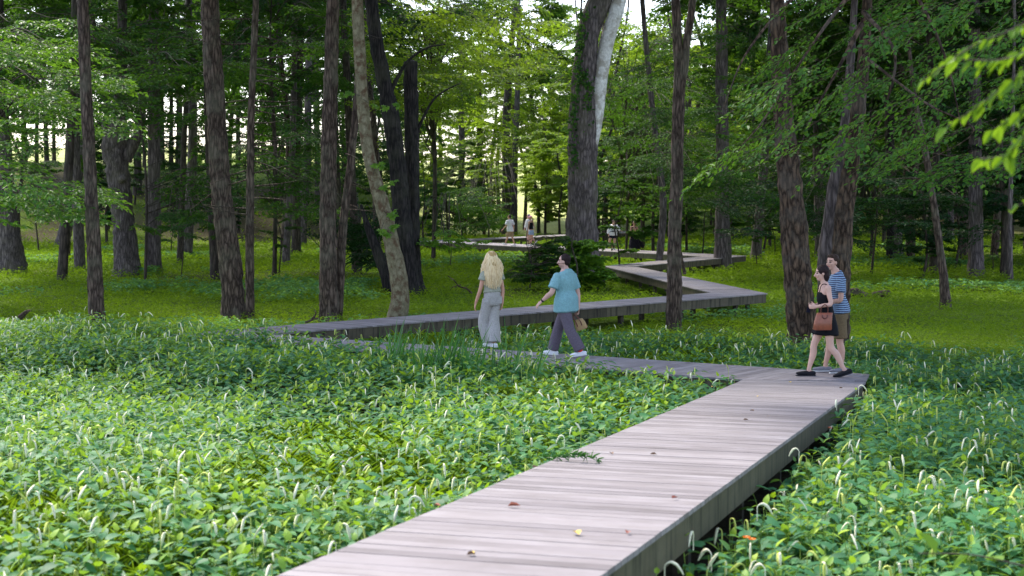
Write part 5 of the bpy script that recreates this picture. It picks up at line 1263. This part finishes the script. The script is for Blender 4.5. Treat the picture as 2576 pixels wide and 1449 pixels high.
# --- things they carry
def loft(A, secs, n=28, sq=4, mi=0):
    """secs: (centre, half x, half y)"""
    th = np.linspace(0, 2 * np.pi, n, endpoint=False); cx = np.sign(np.cos(th)) * np.abs(np.cos(th)) ** (2 / sq); sy = np.sign(np.sin(th)) * np.abs(np.sin(th)) ** (2 / sq)
    V = np.concatenate([np.stack([c[0] + cx * a, c[1] + sy * b_, np.full(n, c[2])], 1) for c, a, b_ in secs]); m = len(secs); j = np.arange(n); k = (np.arange(m - 1) * n)[:, None]
    A.add(V, [np.stack([k + j, k + (j + 1) % n, k + n + (j + 1) % n, k + n + j], -1).reshape(-1, 4), np.array([list(range(n - 1, -1, -1))]), np.array([list(range((m - 1) * n, m * n))])], mi)
M['tan_leather'] = plain('brown_leather', (.25, .075, .04), .38, .15, 14, .5, .1); M['dark_leather'] = plain('dark_leather', (.12, .03, .02), .4, .1, 14, .5)
bag = empty('handbag', W1 + Vector((-.055, -.275, .74)), .08); A = Acc()
loft(A, [((-.015, 0, .0), .13, .055), ((-.015, 0, .012), .142, .066), ((-.008, 0, .12), .135, .058), ((.01, 0, .22), .125, .04), ((.02, 0, .262), .122, .026), ((.02, 0, .264), .116, .02)])
link('bag_body', A.mesh('bag_body', [M['tan_leather']], smooth=True), bag)
for s_ in (-1, 1):
    A = Acc(); limb(A, [(-.03, s_ * .042, .235), (-.025, s_ * .05, .20), (.01, s_ * .055, .178), (.045, s_ * .05, .20), (.05, s_ * .042, .235)] if s_ < 0 else [(-.03, .04, .22), (-.03, .02, .33), (.02, .0, .39), (.07, .01, .33), (.07, .03, .22)], [.008] * 5, 8, .015)
    link('handle', A.mesh('handle', [M['dark_leather']], smooth=True), bag)
tag(bag, 'brown leather tote bag hanging from the forearm of the person in black', 'handbag')
ph = empty('phone', W1 + Vector((-.235, -.08, 1.06)), .4); A = Acc(); loft(A, [((0, 0, -.07), .034, .004), ((0, 0, .07), .034, .004)], 16, 5); o = link('phone_case', A.mesh('phone_case', [M['navy']]), ph); o.rotation_euler = (.3, .15, 0)
tag(ph, 'slim dark phone held in the hands of the person in the short black dress', 'phone')
m, nt, b = newmat('wicker'); tc = nd(nt, 'ShaderNodeTexCoord'); w1 = nd(nt, 'ShaderNodeTexWave', wave_type='BANDS', bands_direction='X', i_Scale=16.0, i_Distortion=.6); w2 = nd(nt, 'ShaderNodeTexWave', wave_type='BANDS', bands_direction='Z', i_Scale=24.0, i_Distortion=.6)
nt.links.new(tc.outputs['Object'], w1.inputs['Vector']); nt.links.new(tc.outputs['Object'], w2.inputs['Vector'])
mx = nd(nt, 'ShaderNodeMath', operation='MULTIPLY'); nt.links.new(w1.outputs['Fac'], mx.inputs[0]); nt.links.new(w2.outputs['Fac'], mx.inputs[1])
r = ramp(nt, mx.outputs[0], [(0, (.3, .17, .07)), (.4, (.6, .42, .2)), (1, (.72, .54, .3))]); nt.links.new(r.outputs[0], b.inputs['Base Color']); b.inputs['Roughness'].default_value = .7
bp = nd(nt, 'ShaderNodeBump', i_Strength=.8, i_Distance=.006); nt.links.new(mx.outputs[0], bp.inputs['Height']); nt.links.new(bp.outputs[0], b.inputs['Normal']); M['wicker'] = m
bk = empty('handbag', TEAL + Vector((.30, .02, .475))); bk.rotation_euler = (.12, -.34, -.2); A = Acc()
loft(A, [((0, 0, 0), .098, .052), ((0, 0, .01), .103, .057), ((0, 0, .1), .094, .05), ((0, 0, .165), .078, .035), ((0, 0, .185), .064, .022), ((0, 0, .188), .055, .015)]); link('basket_body', A.mesh('basket_body', [M['wicker']], smooth=True), bk)
for s_ in (-1, 1):
    A = Acc(); limb(A, [(-.05, s_ * .05, .075), (-.052, s_ * .045, .15), (-.07, s_ * .018, .24), (-.045, s_ * .006, .285), (-.01, s_ * .018, .24), (.025, s_ * .045, .15), (.028, s_ * .05, .075)], [.011, .009, .006, .006, .006, .009, .011], 8, .015); link('handle', A.mesh('handle', [M['dark_leather']], smooth=True), bk)
tag(bk, 'small woven wicker handbag with brown handles carried by the person in teal', 'handbag')

# ================================================================ small plants, logs, near leaves
def iris(x, y, n, h, seed, spread=.25, lean=.15):
    r = np.random.default_rng(seed); A = Acc(); z = gz1(x, y); root = empty('iris_clump', (x, y, z))
    for i in range(n):
        a = r.random() * 6.28; q = r.random() * spread; b = np.array([math.cos(a) * q, math.sin(a) * q, -.02]); H = h * r.uniform(.6, 1.08)
        la = r.normal(0, lean * 1.6) + lean; lb = r.normal(0, .12); bend = r.uniform(0, .25) * (1 if r.random() < .25 else .25); w = r.uniform(.011, .018); fa = r.uniform(0, 3.14)
        s = np.linspace(0, 1, 8); C = b + np.stack([la * H * s + bend * s ** 3 * np.sign(la), lb * H * s, H * s - bend * s ** 4 * .8], 1)
        W = w * np.array([.8, 1, 1.05, 1, .9, .7, .42, .04]); S = np.array([math.cos(fa), math.sin(fa), 0]); N = np.array([-math.sin(fa), math.cos(fa), 0]) * .003
        V = np.concatenate([C - S * W[:, None], C + N, C + S * W[:, None]]); k = np.arange(7)
        f = np.concatenate([np.stack([k, k + 8, k + 9, k + 1], 1), np.stack([k + 8, k + 16, k + 17, k + 9], 1)]); A.add(V, [f], 0, float(np.clip(r.normal(.45, .25), 0, 1)))
    link('blades', A.mesh('blades', [M['iris']], smooth=True), root); return root
il = [((952, 842), 26, 1.15, 'dark sword-leaved iris clump left of the long-haired person, leftmost'), ((1000, 850), 22, 1.05, 'short iris clump between the sycamore foot and the tall blades'),
      ((1060, 845), 40, 1.2, 'dense iris clump in the middle of the plant bed edge'), ((1125, 850), 34, 1.15, 'iris clump just left of the pale trousers'),
      ((1195, 855), 22, 1.1, 'thin iris clump in front of the pale trousers'), ((1262, 858), 20, 1.35, 'tall bright iris blades just right of the pale trousers'), ((1305, 862), 9, 1.25, 'few leaning iris blades left of the white sneakers')]
for i, (b_, n_, h_, lb) in enumerate(il):
    x_ = (b_[0] * K - 512) / F_PX; D_ = 24.6 - .25 * i + (0.5 if i % 2 else 0); tag(iris(x_ * D_ + .1, D_, n_, h_, 50 + i, .34 if n_ > 15 else .15, .12), lb, 'iris', 'iris clumps by the walk')
for i, (xd, D_, n_, h_, lb) in enumerate([(1010, 29.2, 10, .95, 'iris blades against the fascia left of centre'), (1130, 29.6, 14, .95, 'iris blades standing behind the near walk left of the trousers'), (1190, 29.9, 10, .9, 'iris tuft behind the near walk beside the trousers'), (1720, 34.4, 8, .7, 'small green blade tuft beside the fork-topped tree'), (-15, 17.5, 24, .85, 'grassy tuft rising at the left edge of the plant bed'), (2110, 14.2, 16, .75, 'arching grass tuft among the plants right of the ramp')]):
    tag(iris((xd * K - 512) / F_PX * D_, D_, n_, h_, 70 + i, .18, .1 if i != 4 else .05), lb, 'grass tuft', 'grassy tufts')

# shrubs and saplings
def pick(n, poly, D0, D1, seed): return region_tips(n, poly, D0, D1, 0, 360, -10, 12, seed)
spray_tree('shrub', (1445, 740), 2.2, .03, 'birch', 'dark layered shrub against the foot of the massive trunk', pick(75, [(1415, 650), (1435, 600), (1500, 610), (1510, 650), (1512, 725), (1425, 735), (1405, 690)], BIGD - 2.2, BIGD - .6, 12), 61, (.13, .2), tint0=.75, sc=(.35, .6), link_limbs=False)
spray_tree('shrub', (1330, 735), 2.4, .02, 'forest', 'loose green shrub spreading left of the massive trunk', pick(60, [(1290, 660), (1320, 635), (1400, 610), (1400, 690), (1310, 705)], BIGD - 3, BIGD - 1, 13) + pick(8, [(1355, 615), (1430, 575), (1440, 610), (1380, 630)], BIGD - 3, BIGD - 1, 14), 62, (.09, .14), tint0=.6, sc=(.3, .55))
spray_tree('sapling', (1130, 685), 3.2, .018, 'birch', 'slender sapling with airy light leaves below the tip of the far zigzag', pick(12, [(1062, 600), (1110, 575), (1210, 600), (1180, 635), (1080, 625)], 52, 56, 15), 63, (.1, .14), tint0=.7, sc=(.4, .65))
spray_tree('sapling', (455, 702), 3.4, .02, 'forest', 'thin sapling with sparse leaves in the grass, left of the big curved trunk', pick(14, [(380, 560), (520, 520), (520, 600), (420, 610)], 52, 56, 16), 64, (.1, .14), tint0=.5, sc=(.6, .9))
spray_tree('shrub', (905, 700), 2.5, .03, 'dark', 'dark shrub in the shade left of the sycamore', pick(50, [(850, 560), (940, 540), (950, 650), (880, 660)], 56, 64, 17), 65, (.12, .18), tint0=.4, sc=(1, 1.4))
spray_tree('shrub', (1240, 590), 3, .03, 'forest', 'green bushes at the foot of the straight grey trunk', pick(40, [(1080, 470), (1180, 480), (1250, 560), (1200, 590), (1100, 560)], 104, 118, 18), 66, (.16, .24), tint0=.6, sc=(1.2, 1.9), protos=PROTO)
sp = [(1640, 640, 0, 'thin sapling stem in front of the far walk'), (1765, 655, 1, 'thin dark sapling before the far right turn'), (1845, 612, 0, 'sapling behind the far right turn'), (1905, 668, 1, 'sapling in grass right of the far turn'),
      (1950, 640, 0, 'small sapling left of the stout rough trunk'), (2190, 690, 1, 'sapling in the grass right of the couple'), (2330, 690, 0, 'sapling before the dark woods at right'), (2420, 660, 1, 'sapling left of the grey trunk near the right edge'),
      (1560, 700, 0, 'sapling beside the zigzag corner'), (700, 700, 1, 'sapling left of the reddish brown tree'), (430, 640, 0, 'sapling at the foot of the bank'), (100, 640, 1, 'sapling near the wide left trunk'), (2500, 690, 0, 'sapling near the right edge')]
for i, (xd, yd, k, lb) in enumerate(sp):
    p = PG(xd, yd); s_ = 1.0 + .35 * (i % 3)
    stand('sapling', p.x, p.y, i * 1.7, s_, SAPT[k], [(SAP[k], 0, 1)], lb, 'sapling', 'thin saplings in the grass')
# stand-alone leafy sprigs on the sycamore
def lobed(A, p, t, nrm, L, tint):
    t = unit(np.array(t, float)); s = unit(np.cross(t, nrm)); n_ = np.cross(s, t)
    o = [(0, 0), (.22, -.42), (.30, -.22), (.62, -.5), (.6, -.2), (1, 0), (.6, .2), (.62, .5), (.30, .22), (.22, .42)]
    V = [np.array(p) + t * a * L + s * b_ * L - n_ * (.15 * a * a + .25 * b_ * b_) * L for a, b_ in o]; c = np.array(p) + t * .4 * L + n_ * .02
    A.add(V + [c], [np.array([[i, (i + 1) % 10, 10] for i in range(10)])], 0, tint)
syc = [o for o in bpy.data.objects if o.name == 'sycamore'][0]; gS = syc.location; rr_ = random.Random(5)
for pts in ([(906, 240), (880, 236), (855, 234)], [(914, 250), (945, 268), (985, 268), (1010, 262)], [(938, 440), (950, 410), (962, 420)], [(955, 480), (975, 465), (990, 455)], [(965, 530), (985, 545), (992, 530)], [(965, 560), (958, 585), (975, 590)], [(980, 590), (988, 565), (995, 570)]):
    A = Acc(); q = [np.array(PD(x, y, gS.y - .25 - .05 * i) - gS) for i, (x, y) in enumerate(pts)]; limb(A, q, np.linspace(.008, .003, len(q)), 5, .1)
    L_ = Acc()
    for k in range(9):
        f = rr_.uniform(.3, 1.05); i = min(len(q) - 2, int(f * (len(q) - 1))); p = q[i] + (q[i + 1] - q[i]) * (f * (len(q) - 1) - i)
        lobed(L_, p, (rr_.uniform(-1, 1), rr_.uniform(-.8, .3), rr_.uniform(-.7, .2)), (rr_.uniform(-.4, .4), -.7, .8), rr_.uniform(.13, .21), rr_.uniform(.1, .8))
    sg = link('sprig', A.mesh('sprig', [M['bark_far']]), syc); link('leaves', L_.mesh('leaves', [M['near']]), sg)
# the upper bark of the sycamore stays pale, its foot is brown and flaky

# low teal herbs in the grass
A = Acc(); rg = np.random.default_rng(15); n = 34000
x = rg.uniform(-26, 26, n); y = 27 + 78 * rg.random(n) ** 1.0
k = (~plant_mask(x, y)) & ~in_deck(x, y, .1) & (np.abs(x) < .37 * y) & (n2(x, y, .16, 71) + .18 * n2(x, y, .9, 72) > .86)
near_bed = (~plant_mask(x, y)) & plant_mask(x, y - 2.2) & ~in_deck(x, y, .1) & (rg.random(n) < .9); k |= near_bed
x, y = x[k], y[k]; z = gz(x, y)
for j in range(9):
    nn_ = len(x); az = rg.random(nn_) * 6.28; B = np.stack([x + rg.normal(0, .13, nn_), y + rg.normal(0, .13, nn_), z + rg.uniform(.08, .38, nn_) * (.5 + n2(x, y, .5, 73))], 1)
    T = np.stack([np.cos(az), np.sin(az), rg.normal(0, .25, nn_)], 1); N = np.stack([rg.normal(0, .3, nn_), rg.normal(0, .3, nn_), np.ones(nn_)], 1); L = rg.uniform(.1, .17, nn_) * np.clip(y / 45, .8, 1.6)
    oval_leaves(A, B, T, N, L, L * .55, np.clip(rg.normal(.45, .2, nn_), 0, 1))
tag(link('woodland_herbs', A.mesh('woodland_herbs', [M['lizard']])), 'patches of low teal green leafy herbs scattered through the grass', 'undergrowth', kind='stuff')

# logs and sticks
def log(pa, pb, D, w0, w1, label, seed, name='fallen_log', yd=0., extra=(), mat='log', zl=None, flat=True):
    a = PG(*pa) if D is None else PD(*pa, D); D = a.y; b_ = PD(*pb, D) + Vector((0, yd, 0))
    if flat: a.z = gz1(a.x, a.y) + w0 * K * D / F_PX * .38; b_.z = gz1(b_.x, b_.y) + w1 * K * D / F_PX * .38
    root = empty(name, a); A = Acc(); d = np.array(b_ - a); n_ = 4; r = np.random.default_rng(seed)
    pts = [d * i / n_ + np.array([0, 0, r.normal(0, .04)]) for i in range(n_ + 1)]; rad = [(w0 + (w1 - w0) * i / n_) * K * D / F_PX / 2 for i in range(n_ + 1)]
    limb(A, pts, rad, 14, .15, .35, 0, seed); link('log_trunk' if w0 > 8 else 'stick', A.mesh('log', [M[mat]], smooth=True), root)
    for e in extra:
        A = Acc(); q = [np.array(PD(p[0], p[1], D) - a) for p in e]; limb(A, q, [p[2] * K * D / F_PX / 2 for p in e], 8, .1, .2, 0, 3); link('branch_stub', A.mesh('branch_stub', [M[mat]], smooth=True), root)
    return tag(root, label, 'log' if w0 > 8 else 'stick')
log((-20, 812), (70, 798), 34, 22, 32, 'mossy broken log lying in the grass at the far left', 3, extra=[[(50, 800, 16), (66, 785, 10), (76, 780, 5)]])
log((1200, 583), (1272, 582), 99, 16, 14, 'thick fallen log on the ground beyond the far walk, left of the grey trunk', 4)
log((1090, 508), (1205, 566), 112, 9, 15, 'fallen trunk leaning down the slope left of the bright gap', 5, flat=False)
log((2128, 702), (2238, 700), 52, 20, 17, 'long dark fallen log in the grass right of the couple', 6)
log((2400, 692), (2484, 690), 56, 14, 16, 'fallen log against the grey trunk near the right edge', 7)
log((640, 640), (715, 638), 76, 9, 9, 'dark low log in the shaded grass behind the large curved trunk', 8)
log((1188, 735), (1126, 698), 40, 5, 2, 'crooked bare stick poking up from the lime grass', 9, 'stick', flat=False, extra=[[(1160, 716, 3), (1140, 722, 2), (1132, 730, 1)]])
log((768, 806), (800, 800), 31.5, 7, 5, 'small bleached root lying behind the walk beside the reddish tree', 10, 'stick', flat=False, extra=[[(785, 803, 6), (795, 790, 4), (792, 780, 2)]])
log((2120, 1468), (1740 * 1.2, 1440), 9, 3, 3, 'thin dead twig among the plants bottom right', 11, 'stick', flat=False) if False else None
log((1722, 690), (1712, 640), 43, 9, 7, 'broken snag leaning beside the zigzag turn', 12, 'broken_snag', flat=False)

# fallen leaves on the boards
for m_, c_ in (('fall_red', (.3, .09, .05)), ('fall_yellow', (.6, .42, .08)), ('fall_brown', (.16, .09, .05))): M[m_] = plain(m_, c_, .6)
fl = [(1277, 1277, 'red', 'curled reddish leaf on the near boards'), (1457, 1350, 'yellow', 'bright yellow leaf on the near boards'), (1196, 1398, 'brown', 'brown leaf near the bottom of the ramp'), (1090, 1275, 'red', 'reddish scrap near the left edge of the ramp'),
      (1577, 1347, 'red', 'small tan leaf right of the yellow one'), (1652, 1146, 'brown', 'pale scrap mid ramp'), (1535, 1143, 'brown', 'dark fleck left of the pale scrap on the ramp'), (1690, 1258, 'red', 'dark red leaf near the right ramp edge'),
      (1898, 1036, 'brown', 'dark brown leaf on the upper ramp, left of two'), (1932, 1049, 'brown', 'brown leaf on the upper ramp, right of two'), (1870, 1059, 'brown', 'small brown leaf just below two others on the ramp'), (1990, 964, 'yellow', 'yellow leaf beside the black shoe'),
      (1795, 975, 'yellow', 'pale leaf left on the ramp top'), (2080, 1080, 'red', 'dark red leaf near the right edge mid ramp'), (1905, 1000, 'yellow', 'thin yellow leaf centre of the ramp top'), (2120, 978, 'brown', 'curled brown leaf by the ramp corner'), (1180, 1396, 'yellow', 'tiny pale scrap left of a brown leaf'), (1340, 1180, 'brown', 'tiny brown scrap mid ramp left')]
for i, (xd, yd, c_, lb) in enumerate(fl):
    p = PR(xd, yd); A = Acc(); L = .052 if i < 2 else .036; a = i * 1.9
    oval_leaves(A, np.array([[0, 0, .008]]), np.array([[math.cos(a), math.sin(a), .12]]), np.array([[.1, -.1, 1.]]), L * 1.6, L, .5, fold=.22, droop=.1)
    o = link('fallen_leaf', A.mesh('fallen_leaf', [M['fall_' + c_]]), None); o.location = (p.x, p.y, p.z + .003); tag(o, lb, 'leaf', 'fallen leaves on the ramp')

# single plants leaning over the edges of the ramp
def one_plant(seed, h):
    r = np.random.default_rng(seed); A = Acc(); z = np.zeros(1); lizard_plants(A, z, z, z, np.array([h]), r, True, 0.0)
    root = empty('lizard_tail_plant'); link('foliage', A.mesh('foliage', [M['lizard'], M['stem'], M['spike'], M['spike_stalk']], smooth=True), root)
    A = Acc(); top = np.array([0, 0, h * .95]); pts = [top, top + [0, 0, .1]]; ang = 1.5; q = pts[-1]
    for j in range(9): ang -= .34 if j < 7 else .1; q = q + np.array([math.cos(ang), .1, math.sin(ang)]) * (.012 if j < 5 else .026); pts.append(q)
    limb(A, pts, [.003, .003, .003, .0035, .005, .007, .0085, .009, .008, .006, .0025], 8, .008, .7, 0, seed); link('flower_spike', A.mesh('flower_spike', [M['spike']], smooth=True), root)
    return root
def copy_tree(o, parent=None):
    c = o.copy(); COL.objects.link(c); c.parent = parent
    for ch in o.children: copy_tree(ch, c)
    return c
protoP = [one_plant(5, .62), one_plant(6, .55)]
pl = [(1672, 1405, 9.0, 'leafy plant with a white nodding spike at the bottom beside the ramp'), (1790, 1360, 9.6, 'plant second from the bottom along the right of the ramp'), (1745, 1235, 9.9, 'single plant whose leaves lap over the ramp edge'), (1905, 1270, 11.2, 'plant in the dark gap right of the ramp'),
      (2010, 1150, 13.6, 'plant leaning to the ramp at mid height'), (2105, 1005, 18.6, 'light leaved plant at the ramp corner'), (2160, 985, 19.8, 'plant behind the ramp corner'), (1925, 1420, 9.2, 'plant at the bottom right of centre'), (845, 1370, 9.6, 'plant with an orange tinted leaf overlapping the left ramp edge'),
      (1030, 1260, 11.5, 'plant brushing the left edge of the ramp'), (1420, 1130, 14.5, 'plant touching the left ramp edge by the feathery sprig'), (1740, 965, 22.4, 'plant hanging over the level walk near the corner')]
for i, (xd, yd, D_, lb) in enumerate(pl):
    o = protoP[i] if i < 2 else copy_tree(protoP[i % 2]); q = PD(xd, yd, D_); o.location = (q.x, q.y, min(gz1(q.x, q.y) + .1, q.z - .45)); o.rotation_euler = (0, 0, i * 2.1); tag(o, lb, 'plant', 'lizard tail plants along the ramp')
for o in protoP[:2]: pass
# orange flowers
for i, (xd, yd) in enumerate([(1878, 1352), (1892, 1357)]):
    q = PD(xd, yd, 10.2); o = empty('orange_flower', q); M['orange'] = M.get('orange') or plain('orange_petal', (.85, .2, .01), .5); A = Acc()
    for a in range(4): oval_leaves(A, np.array([[0, 0, 0.]]), np.array([[math.cos(a * 1.6), math.sin(a * 1.6), .3]]), np.array([[0, -.6, 1.]]), .03, .022, .5)
    link('petals', A.mesh('petals', [M['orange']]), o); A = Acc(); limb(A, [(0, 0, 0), (0, .02, -.2), (.02, .03, -.42)], [.002, .003, .003], 5, .1); link('stem', A.mesh('stem', [M['stem']]), o)
    tag(o, ['small orange flower among the leaves right of the ramp, left of two', 'small orange flower right of its twin among the leaves'][i], 'flower', 'orange flowers right of the ramp')
# feathery sprig lying over the ramp edge
sgA = Acc(); r = np.random.default_rng(2); a = np.array(PR(1415, 1160)); b_ = np.array(PR(1500, 1166)); a[2] += .04; b_[2] += .02
st = [a + (b_ - a) * f + np.array([0, 0, .03 * math.sin(f * 3)]) for f in np.linspace(-.6, 1, 12)]
B0 = np.repeat(np.array(st), 8, 0); T0 = np.stack([r.normal(.6, .6, 96), r.normal(0, .8, 96), r.normal(.25, .4, 96)], 1)
oval_leaves(sgA, B0, T0, r.normal(0, .3, (96, 3)) + [0, 0, 1], r.uniform(.05, .09, 96), .008, .2); sticks(sgA, np.array(st[:-1]), np.array(st[1:]), .0025, .002)
o = link('grass_sprig', sgA.mesh('grass_sprig', [M['iris']])); tag(o, 'feathery green sprig flopped over the left ramp edge', 'sprig')

# close lime leaves entering from the upper right
def near_branch(name, paths, D, label, leafL, n, seed, mat='near', aspect=.58):
    r = np.random.default_rng(seed); g = PD(*paths[0][0], D); root = empty(name, g); A = Acc(); L_ = Acc(); Bs, Ts, Ns = [], [], []
    for pth in paths:
        q = np.array([list(PD(x, y, D + .12 * i) - g) for i, (x, y) in enumerate(pth)]); limb(A, q, np.linspace(.006, .002, len(q)), 5, .05); c = catmull(q, 60)
        d_ = unit(q[-1] - q[0]); m_ = n
        for k in range(m_):
            f = (k + .5) / m_; p = c[int(f * 59)]; s_ = 1 if k % 2 else -1; Bs.append(p); Ts.append(d_ * .8 + np.array([s_ * .35, r.normal(0, .45), s_ * .35 + r.normal(-.25, .2)])); Ns.append([r.normal(0, .35), -.55 + r.normal(0, .3), .9])
    Bs, Ts, Ns = map(np.array, (Bs, Ts, Ns)); L = r.uniform(*leafL, len(Bs)); oval_leaves(L_, Bs, Ts, Ns, L, L * aspect, r.random(len(Bs)), fold=.1, droop=.2)
    link('twigs', A.mesh('twigs', [M['bark_far']]), root); link('leaves', L_.mesh('leaves', [M[mat]], smooth=False), root); return tag(root, label, 'branch')
near_branch('leafy_branch', [[(2660, 20), (2560, 70), (2440, 120), (2320, 205)], [(2660, 60), (2600, 120), (2520, 150), (2400, 150)], [(2660, 120), (2560, 190), (2470, 260), (2375, 325)], [(2680, 180), (2620, 240), (2560, 290), (2490, 330)], [(2660, 280), (2580, 340), (2530, 390), (2465, 400)]], 5.6, 'close bright lime leaves hanging into the upper right corner', (.05, .085), 17, 7)
near_branch('leafy_branch', [[(2640, 470), (2590, 500), (2540, 530)]], 6.2, 'small lime leaf spray at the right edge below the larger one', (.05, .07), 6, 8)
near_branch('leafy_branch', [[(2640, 1440), (2560, 1420), (2440, 1395), (2310, 1392)]], 7.0, 'large soft green leaves reaching in at the bottom right', (.1, .15), 4, 9)

# extra crowns out of view, added to shade the plants right of the ramp
for i, (dx, dy, z, s) in enumerate([(-4.2, -9.5, 10.0, 1.1), (-1.5, -5.0, 10.0, 1.2), (1.5, -3.0, 9.5, 1.2)]):
    c = link('crown', CAN['forest'][i % 2], BIRCH2); c.location = (dx, dy, z); c.scale = (s, s, .8); c.rotation_euler = (0, 0, i * 2.0)
